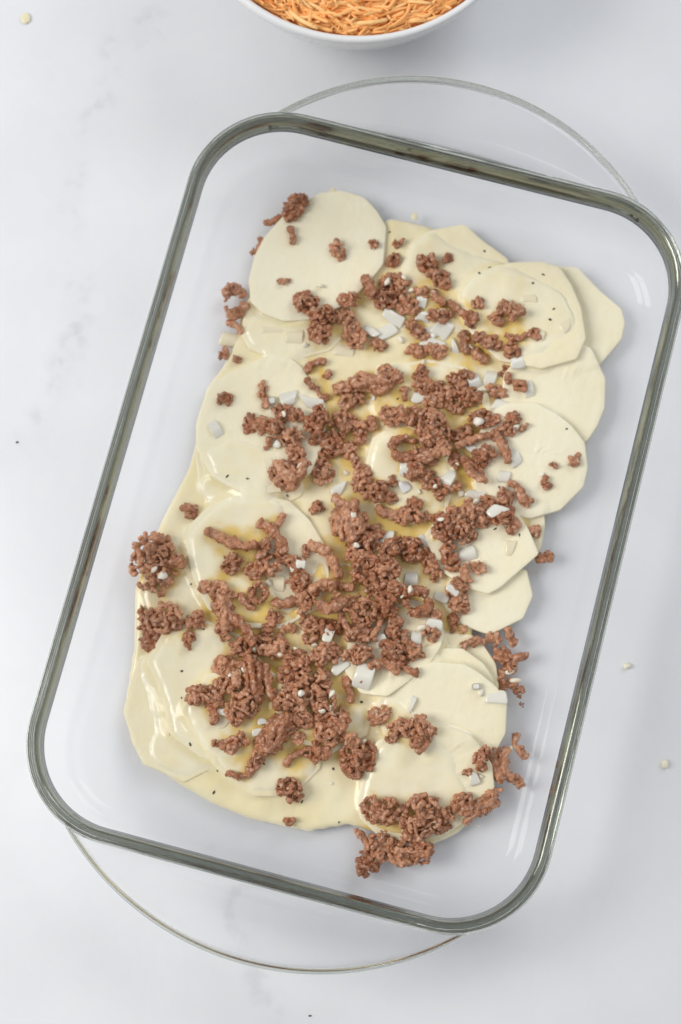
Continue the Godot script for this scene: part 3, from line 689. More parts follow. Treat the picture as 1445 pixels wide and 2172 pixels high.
func slab(outline: PackedVector2Array, th: float, bev: float, base: Callable, shade: Callable, rings: int) -> ArrayMesh:
	# a flat piece with rounded rims that follows base(x, z); outline round the origin, millimetres
	var v := PackedVector3Array()
	var ix := PackedInt32Array()
	var col := PackedColorArray()
	var n := outline.size()
	var r := 0.0
	for p in outline: r += p.length() / n
	var levels := []
	for k in rings: levels.append([float(k + 1) / (rings + 1), th])
	levels.append([1.0 - bev / r, th])
	levels.append([1.0 - 0.3 * bev / r, th - 0.3 * bev])
	levels.append([1.0, th - bev])
	levels.append([1.0, bev])
	levels.append([1.0 - bev / r, 0.0])
	levels.append([0.5, 0.0])
	v.append(Vector3(0, base.call(0.0, 0.0) + th, 0))
	col.append(shade.call(0.0, 0.0, 0.0))
	for l in levels:
		for p in outline:
			var q: Vector2 = p * l[0]
			v.append(Vector3(q.x, base.call(q.x, q.y) + l[1], q.y))
			col.append(shade.call(q.x, q.y, l[0]))
	v.append(Vector3(0, base.call(0.0, 0.0), 0))
	col.append(shade.call(0.0, 0.0, 0.0))
	for j in n:
		var k := (j + 1) % n
		ix.append_array([0, 1 + j, 1 + k])
		for i in levels.size() - 1:
			var p: int = 1 + i * n
			ix.append_array([p + j, p + n + k, p + k, p + j, p + n + j, p + n + k])
		var q := 1 + (levels.size() - 1) * n
		ix.append_array([v.size() - 1, q + k, q + j])
	return build(v, ix, col)


# ---------------------------------------------------------------- materials

func make_materials() -> void:
	var fine := FastNoiseLite.new()
	fine.seed = 5
	fine.noise_type = FastNoiseLite.TYPE_CELLULAR
	fine.cellular_return_type = FastNoiseLite.RETURN_DISTANCE
	fine.frequency = 0.06
	var fine_map := NoiseTexture2D.new()
	fine_map.width = 256
	fine_map.height = 256
	fine_map.seamless = true
	fine_map.invert = true
	fine_map.noise = fine
	var cloudy := FastNoiseLite.new()
	cloudy.seed = 11
	cloudy.frequency = 0.02
	cloudy.fractal_octaves = 5
	var cloud_map := NoiseTexture2D.new()
	cloud_map.width = 256
	cloud_map.height = 256
	cloud_map.seamless = true
	cloud_map.noise = cloudy
	var beef := StandardMaterial3D.new()
	beef.vertex_color_use_as_albedo = true
	beef.roughness = 0.36
	beef.clearcoat_enabled = true
	beef.clearcoat = 0.5
	beef.clearcoat_roughness = 0.22
	beef.metallic_specular = 0.5
	beef.heightmap_enabled = true
	beef.heightmap_texture = fine_map
	beef.heightmap_scale = 0.06
	beef.uv1_triplanar = true
	beef.uv1_scale = Vector3.ONE * 70.0
	M.beef = beef
	var potato := StandardMaterial3D.new()
	potato.vertex_color_use_as_albedo = true
	potato.roughness = 0.3
	potato.heightmap_enabled = true
	potato.heightmap_texture = cloud_map
	potato.heightmap_scale = 0.02
	potato.uv1_triplanar = true
	potato.uv1_scale = Vector3.ONE * 30.0
	potato.metallic_specular = 0.45
	M.potato = potato
	var sauce := StandardMaterial3D.new()
	sauce.vertex_color_use_as_albedo = true
	sauce.roughness = 0.19
	sauce.metallic_specular = 0.5
	M.sauce = sauce
	var onion := StandardMaterial3D.new()
	onion.vertex_color_use_as_albedo = true
	onion.roughness = 0.27
	onion.metallic_specular = 0.7
	onion.clearcoat_enabled = true
	onion.clearcoat = 0.35
	onion.clearcoat_roughness = 0.12
	onion.backlight_enabled = true
	onion.backlight = Color(0.5, 0.5, 0.5)
	M.onion = onion
	var garlic := StandardMaterial3D.new()
	garlic.vertex_color_use_as_albedo = true
	garlic.roughness = 0.4
	M.garlic = garlic
	var herb := StandardMaterial3D.new()
	herb.albedo_color = Color(0.035, 0.04, 0.02).linear_to_srgb()
	herb.roughness = 0.6
	M.herb = herb
	var glass := StandardMaterial3D.new()
	glass.albedo_color = Color(1.0, 1.0, 1.0, 0.0)
	glass.transparency = BaseMaterial3D.TRANSPARENCY_ALPHA
	glass.roughness = 0.0
	glass.refraction_enabled = true
	glass.refraction_scale = 0.048
	M.glass = glass
	var rim: StandardMaterial3D = glass.duplicate()      # thick glass seen along its length: grey green
	rim.albedo_color = Color(0.53, 0.55, 0.51, 0.0)
	M.rim = rim
	var bead: StandardMaterial3D = glass.duplicate()
	bead.albedo_color = Color(0.87, 0.885, 0.86, 0.0)
	M.bead = bead
	var pane := StandardMaterial3D.new()
	pane.albedo_color = Color(1, 1, 1, 0.0)
	pane.transparency = BaseMaterial3D.TRANSPARENCY_ALPHA
	pane.roughness = 0.0
	pane.metallic_specular = 0.3
	M.pane = pane
	var china := StandardMaterial3D.new()
	china.albedo_color = Color(0.83, 0.83, 0.83).linear_to_srgb()
	china.roughness = 0.18
	M.china = china
	var cheese := StandardMaterial3D.new()
	cheese.vertex_color_use_as_albedo = true
	cheese.roughness = 0.45
	M.cheese = cheese


# ---------------------------------------------------------------- table

func make_table() -> void:
	# marble: faint clouds, grey smudges along two veins, and a hair crack; one texture pixel is 0.8 mm
	var w := 800
	var h := 1100
	var size := Vector2(640, 880)
	var cloud := FastNoiseLite.new()
	cloud.seed = 2; cloud.frequency = 0.008; cloud.fractal_octaves = 4
	var rough := FastNoiseLite.new()
	rough.seed = 14; rough.frequency = 0.055; rough.fractal_octaves = 4
	var veins := [[[-88, -247, 16, 0.30], [-106, -234, 12, 0.35], [-110, -215, 7, 0.15], [-114, -202, 13, 0.30], [-121, -180, 6, 0.15], [-126, -158, 9, 0.2], [-123, -130, 7, 0.15], [-120.5, -107.6, 9, 0.30], [-126, -72, 11, 0.55], [-132, -60, 10, 0.35], [-150, -30, 8, 0.12]],
		[[-60, 140, 7, 0.12], [-52, 161, 8, 0.34], [-46, 171, 8, 0.34], [-40, 184, 6, 0.1], [-37, 193, 9, 0.26], [-33, 203, 9, 0.26], [-28, 222, 9, 0.25]],
		[[190, -190, 10, 0.12], [170, -120, 10, 0.12], [160, -40, 8, 0.08]]]
	var mask := PackedFloat32Array()
	mask.resize(w * h)
	for vein in veins:
		for i in vein.size() - 1:
			for s in 14:
				var f := s / 14.0
				var a: Array = vein[i]
				var b: Array = vein[i + 1]
				var x: float = lerp(float(a[0]), float(b[0]), f) + rng.randf_range(-3, 3)
				var z: float = lerp(float(a[1]), float(b[1]), f)
				var r: float = lerp(float(a[2]), float(b[2]), f)
				var k: float = lerp(float(a[3]), float(b[3]), f)
				var cx := int((x / size.x + 0.5) * w)
				var cz := int((z / size.y + 0.5) * h)
				var rr := int(r * 1.6)
				for dz in range(-rr, rr + 1):
					for dx in range(-rr, rr + 1):
						var d := sqrt(float(dx * dx + dz * dz)) * 0.8 / r
						if d < 1.0 and cx + dx >= 0 and cx + dx < w and cz + dz >= 0 and cz + dz < h:
							var at := (cz + dz) * w + cx + dx
							mask[at] = maxf(mask[at], k * (1.0 - d) * (1.0 - d) * 2.0)
	var bytes := PackedByteArray()
	bytes.resize(w * h * 3)
	for z in h:
		for x in w:
			var c := cloud.get_noise_2d(x, z)
			var m := mask[z * w + x]
			var k := 0.0
			if m > 0.0:
				var g := clampf(rough.get_noise_2d(x, z) * 2.4 + 0.25, 0.0, 1.0)
				k = m * (0.25 + 0.9 * g * g)
			var l := 0.905 + 0.022 * c - 0.078 * k
			var at := (z * w + x) * 3
			bytes[at] = int(255 * clampf(l - 0.002, 0, 1))
			bytes[at + 1] = int(255 * clampf(l + 0.002, 0, 1))
			bytes[at + 2] = int(255 * clampf(l + 0.012, 0, 1))
	var im := Image.create_from_data(w, h, false, Image.FORMAT_RGB8, bytes)
	var marble := StandardMaterial3D.new()
	marble.albedo_texture = ImageTexture.create_from_image(im)
	marble.roughness = 0.32
	marble.metallic_specular = 0.4
	var v := PackedVector3Array([Vector3(-700, 0, -880), Vector3(700, 0, -880), Vector3(700, 0, 880), Vector3(-700, 0, 880), Vector3(-700, -30, -880), Vector3(700, -30, -880), Vector3(700, -30, 880), Vector3(-700, -30, 880)])
	var uv := PackedVector2Array()
	for p in v: uv.append(Vector2(p.x / size.x + 0.5, p.z / size.y + 0.5))
	var a := []
	a.resize(Mesh.ARRAY_MAX)
	a[Mesh.ARRAY_VERTEX] = Transform3D(Basis.from_scale(Vector3.ONE * MM), Vector3.ZERO) * v
	a[Mesh.ARRAY_TEX_UV] = uv
	a[Mesh.ARRAY_INDEX] = PackedInt32Array([0, 1, 2, 0, 2, 3, 4, 6, 5, 4, 7, 6, 0, 5, 1, 0, 4, 5, 1, 6, 2, 1, 5, 6, 2, 7, 3, 2, 6, 7, 3, 4, 0, 3, 7, 4])
	var st := SurfaceTool.new()
	st.create_from_arrays(a)
	st.deindex()
	st.set_smooth_group(-1)
	st.generate_normals()
	var o := put("marble_countertop", st.commit(), marble)
	tag(o, "white marble countertop with faint grey veins under the glass dish", "", "", "structure")


# ---------------------------------------------------------------- dish

func to_dish(x: float, z: float) -> Vector2:
	return Vector2(x - DISH.x, z - DISH.y).rotated(-TURN)


func inset_at(x: float, z: float) -> float:
	var p := to_dish(x, z).abs() - HALF + Vector2.ONE * CORNER
	return CORNER - Vector2(maxf(p.x, 0), maxf(p.y, 0)).length() - minf(maxf(p.x, p.y), 0.0)


func glass_floor(x: float, z: float) -> float:
	var d := inset_at(x, z)
	if d >= 18.0: return FLOOR
	if d >= 9.0: return 14.0 - sqrt(81.0 - (18.0 - d) * (18.0 - d))
	return 14.0 + (9.0 - d) * 13.0


func perimeter(inset: float) -> PackedVector2Array:
	var out := PackedVector2Array()
	var r := CORNER - inset
	for q in 4:
		var c := Vector2(HALF.x - CORNER, HALF.y - CORNER) * Vector2([1, -1, -1, 1][q], [1, 1, -1, -1][q])
		for i in 19:
			out.append(c + Vector2.from_angle(q * PI / 2 + i * PI / 36) * r)
		var nxt := Vector2(HALF.x - CORNER, HALF.y - CORNER) * Vector2([-1, -1, 1, 1][q], [1, -1, -1, 1][q])
		var a: Vector2 = out[out.size() - 1]
		var b := nxt + Vector2.from_angle((q + 1) * PI / 2) * r
		for i in range(1, 25): out.append(a.lerp(b, i / 25.0))
	return out


func ring_mesh(section: Array) -> ArrayMesh:
	var v := PackedVector3Array()
	var ix := PackedInt32Array()
	var n := perimeter(0).size()
	for s in section:
		for q in perimeter(s.x):
			# pressed glass is never quite even
			var wave := lump.get_noise_2d(q.x * 0.12, q.y * 0.12) + 0.4 * lump.get_noise_2d(q.x * 0.5 + 70, q.y * 0.5)
			v.append(Vector3(q.x, s.y + (0.45 * wave if s.y > 46.5 else 0.0), q.y))
	for i in section.size() - 1:
		for j in n:
			var k := (j + 1) % n
			ix.append_array([i * n + j, i * n + k, (i + 1) * n + k, i * n + j, (i + 1) * n + k, (i + 1) * n + j])
	return build(v, ix)


func make_dish() -> void:
	var prof := [Vector2(40, FLOOR), Vector2(24, FLOOR)]
	for i in 9:
		var a := i / 8.0 * PI / 2
		prof.append(Vector2(18 - 9 * sin(a), 14 - 9 * cos(a)))
	prof.append_array([Vector2(8.6, 20), Vector2(8.1, 28), Vector2(7.6, 34), Vector2(7.3, 40.2), Vector2(2.6, 40.2), Vector2(3.3, 30), Vector2(3.8, 20), Vector2(4.2, 10.5)])
	for i in 7:
		var a := i / 6.0 * PI / 2
		prof.append(Vector2(14 - 9.6 * cos(a), 10.0 - 9.6 * sin(a)))
	prof.append_array([Vector2(24, 0.4), Vector2(40, 0.4)])
	var lip := []
	for p in [[6.9, 40.4], [6.2, 43], [5.65, 46.0]]: lip.append(Vector2(p[0], p[1]))
	for i in range(1, 12):
		var a := PI * i / 12.0
		lip.append(Vector2(4.1 + 1.45 * cos(a), 47.4 + 2.2 * sin(a)))
	for p in [[2.6, 46.0], [2.6, 43.0], [2.6, 40.4], [4.5, 40.4], [6.9, 40.4]]: lip.append(Vector2(p[0], p[1]))
	var edge := []
	for i in 19:
		var a := TAU * i / 18.0
		edge.append(Vector2(1.35 + 1.1 * cos(a), 45.8 + 3.2 * sin(a)))
	var rims := [ring_mesh(lip), ring_mesh(edge)]
	var v := PackedVector3Array()
	var ix := PackedInt32Array()
	var n := 0
	for p in prof:
		var ring := perimeter(p.x)
		n = ring.size()
		for q in ring: v.append(Vector3(q.x, p.y, q.y))
	for i in prof.size() - 1:
		for j in n:
			var k := (j + 1) % n
			ix.append_array([i * n + j, i * n + k, (i + 1) * n + k, i * n + j, (i + 1) * n + k, (i + 1) * n + j])
	v.append(Vector3(0, FLOOR, 0))
	v.append(Vector3(0, 0.4, 0))
	var last := (prof.size() - 1) * n
	for j in n:
		var k := (j + 1) % n
		ix.append_array([v.size() - 2, k, j, v.size() - 1, last + j, last + k])
	var dish := thing("baking_dish", Vector3(DISH.x, 0, DISH.y) * MM, -TURN)
	tag(dish, "clear glass rectangular baking dish with two curved end handles holding the food", "baking dish")
	put("dish_body", build(v, ix), M.pane, Vector3.ZERO, dish)
	put("rim", rims[0], M.rim, Vector3.ZERO, dish)
	put("rim_bead", rims[1], M.bead, Vector3.ZERO, dish)
	for s in [-1.0, 1.0]:
		put("handle", handle_mesh(s, false), M.glass, Vector3.ZERO, dish)
		put("handle_edge", handle_mesh(s, true), M.bead, Vector3.ZERO, dish)


func handle_mesh(s: float, rim_only: bool) -> ArrayMesh:
	# a flat glass lug: outer rim a circular arc, inner rim along the body's rounded end
	var half := 86.0
	var apex := 196.5 if s > 0 else 201.0
	var z0 := 162.0
	var sag := apex - z0
	var r := (half * half + sag * sag) / (2.0 * sag)
	var outer := []
	var inner := []
	var n := 60
	for i in n + 1:
		var u := -1.0 + 2.0 * i / n
		var a := asin(half / r) * u
		outer.append(Vector2(r * sin(a), apex - r + r * cos(a)))
		var x := half * u
		var cx := maxf(absf(x) - (HALF.x - CORNER), 0.0)
		inner.append(Vector2(x, HALF.y - CORNER + sqrt((CORNER - 2.3) * (CORNER - 2.3) - cx * cx)))
	# section from the inner rim to the outer bead: (share of the way out, height)
	var sec := [[0.0, 36.2], [0.0, 39.9], [0.06, 40.1], [0.5, 40.1], [0.9, 40.2]]
	var v := PackedVector3Array()
	var ix := PackedInt32Array()
	var rows := 0
	for i in n + 1:
		var a: Vector2 = inner[i]
		var b: Vector2 = outer[i]
		var d := b - a
		var len := maxf(d.length(), 0.4)
		d = (b - a) / len
		var line := []
		for q in sec: line.append(Vector2(q[0] * maxf(len - 3.4, 0.1), q[1]))
		if rim_only:
			line.clear()
			for k in 14:
				var ang := TAU * k / 14
				line.append(Vector2(maxf(len - 1.0, 0.4) + minf(1.2, len * 0.4) * cos(ang), 38.6 + 2.7 * sin(ang)))
		for k in (0 if rim_only else 9):
			var ang := PI / 2 - PI * k / 8.0
			line.append(Vector2(maxf(len - 3.4, 0.12) + minf(1.0, len * 0.2) * cos(ang), 38.1 + 2.0 * sin(ang)))
		if not rim_only: line.append_array([Vector2(0.9 * maxf(len - 3.4, 0.1), 36.2), Vector2(0.5 * maxf(len - 3.4, 0.1), 36.1)])
		rows = line.size()
		for q in line:
			var p: Vector2 = a + d * q.x
			v.append(Vector3(p.x * s, q.y, p.y * s))
	for i in n:
		for j in rows:
			var k := (j + 1) % rows
			ix.append_array([i * rows + j, i * rows + k, (i + 1) * rows + k, i * rows + j, (i + 1) * rows + k, (i + 1) * rows + j])
	for j in range(1, rows - 1):
		ix.append_array([0, j + 1, j, n * rows, n * rows + j, n * rows + j + 1])
	return build(v, ix)


# ---------------------------------------------------------------- bowl of shredded cheese

func make_bowl() -> void:
	var at := Vector3(7.8, 0, -286.0)
	var prof := [Vector2(0.01, 0.6), Vector2(30, 0.6), Vector2(33, 0.0), Vector2(36, 0.6), Vector2(37, 3), Vector2(46, 8), Vector2(60, 19), Vector2(70, 34), Vector2(76, 50), Vector2(78.6, 58.5), Vector2(79, 60), Vector2(78.7, 61.3), Vector2(77.8, 62), Vector2(76.6, 61.8), Vector2(75.6, 60.8), Vector2(72.6, 50), Vector2(66.5, 35), Vector2(57, 22), Vector2(44, 12), Vector2(30, 7.5), Vector2(0.01, 6.5)]
	var bowl := put("serving_bowl", lathe(prof, 96), M.china, at * MM)
	tag(bowl, "white ceramic bowl filled with orange shreds at the top edge", "bowl")
	# the packed mass below, then the shreds that can be told apart
	var v := PackedVector3Array()
	var ix := PackedInt32Array()
	var col := PackedColorArray()
	var nr := 22
	var na := 72
	for i in nr + 1:
		for j in na:
			var r := 72.6 * i / nr
			var p := Vector2.from_angle(TAU * j / na) * r
			var y := 52.5 + 6.0 * (1.0 - pow(r / 72.0, 2)) + 1.6 * lump.get_noise_2d(p.x * 0.8, p.y * 0.8)
			v.append(Vector3(p.x, y if i < nr else 50.5, p.y))
			col.append(Color(1.0, 0.30, 0.06))
	for i in nr:
		for j in na:
			var k := (j + 1) % na
			ix.append_array([i * na + j, (i + 1) * na + k, i * na + k, i * na + j, (i + 1) * na + j, (i + 1) * na + k])
	v.append(Vector3(0, 12, 0))
	col.append(Color(1.0, 0.30, 0.06))
	for j in na: ix.append_array([v.size() - 1, nr * na + (j + 1) % na, nr * na + j])
	var heap := put("cheese_mass", build(v, ix, col), M.cheese, at * MM)
	tag(heap, "packed mass of orange shreds filling the white bowl", "shredded cheese", "", "stuff")
	var kinds := []
	var runs := []
	for k in 24:
		kinds.append(shred_mesh(k))
		runs.append(last_path)
	var rest := SurfaceTool.new()
	var placed := 0
	for i in 4200:
		var r := 72.0 * sqrt(rng.randf())
		var a := rng.randf() * TAU
		var p: Vector2 = Vector2.from_angle(a) * r
		var y := 52.9 + 6.0 * (1.0 - pow(r / 72.0, 2)) + rng.randf_range(-0.4, 2.0)
		var turn := rng.randf() * TAU
		if r > 46: turn = a + PI / 2 + rng.randf_range(-0.6, 0.6)
		turn = -turn
		var basis := Basis(Vector3.UP, turn) * Basis(Vector3.FORWARD, rng.randf_range(-0.12, 0.12)) * Basis(Vector3.RIGHT, rng.randf() * TAU)
		var s := rng.randf_range(0.75, 1.25)
		var xf := Transform3D(basis.scaled(Vector3.ONE * s), (at + Vector3(p.x, y, p.y)) * MM)
		var inside := true
		for q in runs[i % 24]:
			var w: Vector3 = xf * (q * MM) - at * MM
			if Vector2(w.x, w.z).length() > 0.0732: inside = false
		if not inside: continue
		if p.y > 38 and placed < 290:
			placed += 1
			var o := put("cheese_shred", kinds[i % 24], M.cheese)
			o.transform = xf
			tag(o, "thin orange shred lying among the others in the white bowl", "cheese shred", "orange shreds in the white bowl")
		else:
			rest.append_from(kinds[i % 24], 0, xf)
	var other := put("cheese_shreds_behind", rest.commit(), M.cheese)
	tag(other, "heap of orange shreds in the far part of the white bowl", "shredded cheese", "", "stuff")


func shred_mesh(k: int) -> ArrayMesh:
	var v := PackedVector3Array()
	var ix := PackedInt32Array()
	var col := PackedColorArray()
	var L := rng.randf_range(17, 33)
	var b1 := rng.randf_range(-6, 6)
	var b2 := rng.randf_range(-3, 3)
	var r0 := rng.randf_range(0.55, 0.9)
	var path := []
	var radii := []
	for i in 15:
		var u := i / 14.0
		path.append(Vector3((u - 0.5) * L, b2 * sin(u * TAU) * 0.4, b1 * (4 * (u - 0.5) * (u - 0.5)) + b2 * sin(u * TAU)))
		radii.append(r0 * (0.45 + 0.6 * pow(sin(PI * clampf(u * 0.9 + 0.07, 0, 1)), 0.4)) * (1.0 + 0.15 * lump.get_noise_2d(i * 3.0, k * 31.0)))
	last_path = path
	var tone := rng.randf()
	var c := Color(1.0, 0.64, 0.27).lerp(Color(1.0, 0.47, 0.14), tone)
	tube(v, ix, col, path, radii, 7, func(p, d): return [p, c])
	return build(v, ix, col)


# ---------------------------------------------------------------- heights

func start_heights() -> void:
	H.resize(NX * NZ)
	for j in NZ:
		for i in NX:
			H[j * NX + i] = glass_floor(GX + i, GZ + j)
	floor_h = H.duplicate()


func at_grid(g: PackedFloat32Array, x: float, z: float) -> float:
	var fx := clampf(x - GX, 0, NX - 1.01)
	var fz := clampf(z - GZ, 0, NZ - 1.01)
	var i := int(fx)
	var j := int(fz)
	fx -= i
	fz -= j
	var k := j * NX + i
	return lerpf(lerpf(g[k], g[k + 1], fx), lerpf(g[k + NX], g[k + NX + 1], fx), fz)


func blurred(g: PackedFloat32Array, r: int, passes: int) -> PackedFloat32Array:
	var a := g.duplicate()
	var b := g.duplicate()
	var n := 2.0 * r + 1.0
	for p in passes:
		for j in NZ:
			var s := 0.0
			var row := j * NX
			for i in range(-r, r + 1): s += a[row + clampi(i, 0, NX - 1)]
			for i in NX:
				b[row + i] = s / n
				s += a[row + mini(i + r + 1, NX - 1)] - a[row + maxi(i - r, 0)]
		for i in NX:
			var s := 0.0
			for j in range(-r, r + 1): s += b[clampi(j, 0, NZ - 1) * NX + i]
			for j in NZ:
				a[j * NX + i] = s / n
				s += b[mini(j + r + 1, NZ - 1) * NX + i] - b[maxi(j - r, 0) * NX + i]
	return a


func fill_mask(flat: Array) -> PackedFloat32Array:
	var g := PackedFloat32Array()
	g.resize(NX * NZ)
	var poly := pairs(flat)
	var lo: Vector2 = poly[0]
	var hi: Vector2 = poly[0]
	for p in poly:
		lo = lo.min(p)
		hi = hi.max(p)
	for z in range(maxi(int(lo.y), GZ), mini(int(hi.y) + 1, GZ + NZ - 1) + 1):
		for x in range(maxi(int(lo.x), GX), mini(int(hi.x) + 1, GX + NX - 1) + 1):
			if Geometry2D.is_point_in_polygon(Vector2(x, z), poly): g[(z - GZ) * NX + x - GX] = 1.0
	return g


func pairs(flat: Array) -> PackedVector2Array:
	var out := PackedVector2Array()
	for i in range(0, flat.size(), 2): out.append(Vector2(flat[i], flat[i + 1]))
	return out


func eased(poly: PackedVector2Array, step: float, cut: float) -> PackedVector2Array:
	# corners slightly rounded, then points about every step along the outline
	var soft_poly := PackedVector2Array()
	var n := poly.size()
	for i in n:
		var a := poly[(i + n - 1) % n]
		var b := poly[i]
		var c := poly[(i + 1) % n]
		var p: Vector2 = b + (a - b).limit_length(minf(cut, (a - b).length() * 0.4))
		var q := b + (c - b).limit_length(minf(cut, (c - b).length() * 0.4))
		soft_poly.append(p)
		soft_poly.append((p + q + 2.0 * b) / 4.0)
		soft_poly.append(q)
	var out := PackedVector2Array()
	n = soft_poly.size()
	for i in n:
		var a := soft_poly[i]
		var b := soft_poly[(i + 1) % n]
		var m := maxi(1, int((b - a).length() / step))
		for k in m: out.append(a.lerp(b, float(k) / m))
	return out


# ---------------------------------------------------------------- potato

func make_slices() -> void:
	var num := 0
	for s in SLICES:
		var poly := pairs(s[3])
		var th: float = s[1]
		var c := Vector2.ZERO
		for p in poly: c += p / poly.size()
		var cells := PackedVector2Array()
		var lo := poly[0]
		var hi := poly[0]
		for p in poly:
			lo = lo.min(p)
			hi = hi.max(p)
		for z in range(int(lo.y), int(hi.y) + 2):
			for x in range(int(lo.x), int(hi.x) + 2):
				if Geometry2D.is_point_in_polygon(Vector2(x, z), poly): cells.append(Vector2(x, z))
		# the plane that the slice would lie on, and how far it gives way to what is under it
		var sx := 0.0; var sz := 0.0; var sy := 0.0; var sxx := 0.0; var szz := 0.0; var sxz := 0.0; var sxy := 0.0; var szy := 0.0
		var n := float(cells.size())
		for p in cells:
			var y := at_grid(H, p.x, p.y)
			var q := p - c
			sx += q.x; sz += q.y; sy += y; sxx += q.x * q.x; szz += q.y * q.y; sxz += q.x * q.y; sxy += q.x * y; szy += q.y * y
		var m := Basis(Vector3(sxx, sxz, sx), Vector3(sxz, szz, sz), Vector3(sx, sz, n)).inverse() * Vector3(sxy, szy, sy)
		var over := []
		for p in cells: over.append(at_grid(H, p.x, p.y) - m.x * (p.x - c.x) - m.y * (p.y - c.y) - m.z)
		over.sort()
		var lift: float = over[int(over.size() * 0.8)]
		var lo_i := Vector2i(int(lo.x) - 5, int(lo.y) - 5)
		var size := Vector2i(int(hi.x) + 6, int(hi.y) + 6) - lo_i
		var wide := PackedFloat32Array()
		wide.resize(size.x * size.y)
		for j in size.y:
			for i in size.x:
				var best := 0.0
				for d in [[0, 0], [2, 0], [-2, 0], [0, 2], [0, -2], [2, 2], [-2, 2], [2, -2], [-2, -2]]:
					best = maxf(best, at_grid(H, lo_i.x + i + d[0], lo_i.y + j + d[1]))
				wide[j * size.x + i] = best
		var bed := func(x: float, z: float) -> float:
			var sum := 0.0
			for d in [[0, 0], [2, 0], [-2, 0], [0, 2], [0, -2]]:
				var i := clampi(int(round(x + c.x)) - lo_i.x + d[0], 0, size.x - 1)
				var j := clampi(int(round(z + c.y)) - lo_i.y + d[1], 0, size.y - 1)
				sum += wide[j * size.x + i] / 5.0
			var flat: float = m.x * x + m.y * z + m.z + lift
			return clampf(sum, flat, flat + 1.3) + 0.1
		var local := PackedVector2Array()
		for p in poly: local.append(p - c)
		var outline := eased(local, 1.8, 1.1)
		var tone: float = s[2]
		var off := num * 53.0
		var shade := func(x: float, z: float, _f: float) -> Color:
			var k := clampf(tone + 0.35 * soft.get_noise_2d(x * 1.5 + off, z * 1.5), 0, 1)
			return Color(0.935, 0.875, 0.665).lerp(Color(0.92, 0.815, 0.53), k)
		var mesh := slab(outline, th, 0.55, bed, shade, 7)
		var o := put("potato_slice", mesh, M.potato, Vector3(c.x, 0, c.y) * MM)
		tag(o, s[0], "potato slice", "potato slices layered in the glass dish")
		for p in cells:
			var k := (int(p.y) - GZ) * NX + int(p.x) - GX
			H[k] = maxf(H[k], bed.call(p.x - c.x, p.y - c.y) + th)
		num += 1


# ---------------------------------------------------------------- sauce

func make_sauce_heights() -> void:
	var coat := PackedFloat32Array()
	coat.resize(NX * NZ)
	for poly in COATED:
		var g := fill_mask(poly)
		for k in NX * NZ: coat[k] = maxf(coat[k], g[k])
	coat = blurred(coat, 3, 2)
	sauce_edge = blurred(fill_mask(SAUCE_EDGE), 1, 2)
	var wide_edge := blurred(fill_mask(SAUCE_EDGE), 3, 2)
	slice_h = H.duplicate()
	var smooth := blurred(H, 3, 1)
	sauce_h.resize(NX * NZ)
	for j in NZ:
		for i in NX:
			var k := j * NX + i
			var wob := soft.get_noise_2d(i * 2.0, j * 2.0)
			var m := smoothstep(0.15, 0.85, coat[k] + 0.25 * wob * coat[k])
			var t := lerpf(-0.9, 0.6 + 0.5 * wob, m)
			var e := clampf((wide_edge[k] - 0.5) * 2.0, 0, 1)
			var brim := sqrt(1.0 - (1.0 - e) * (1.0 - e))
			var y := maxf(smooth[k] + t, floor_h[k] + 1.7 + 0.5 * wob)
			sauce_h[k] = floor_h[k] + 0.15 + (y - floor_h[k]) * brim


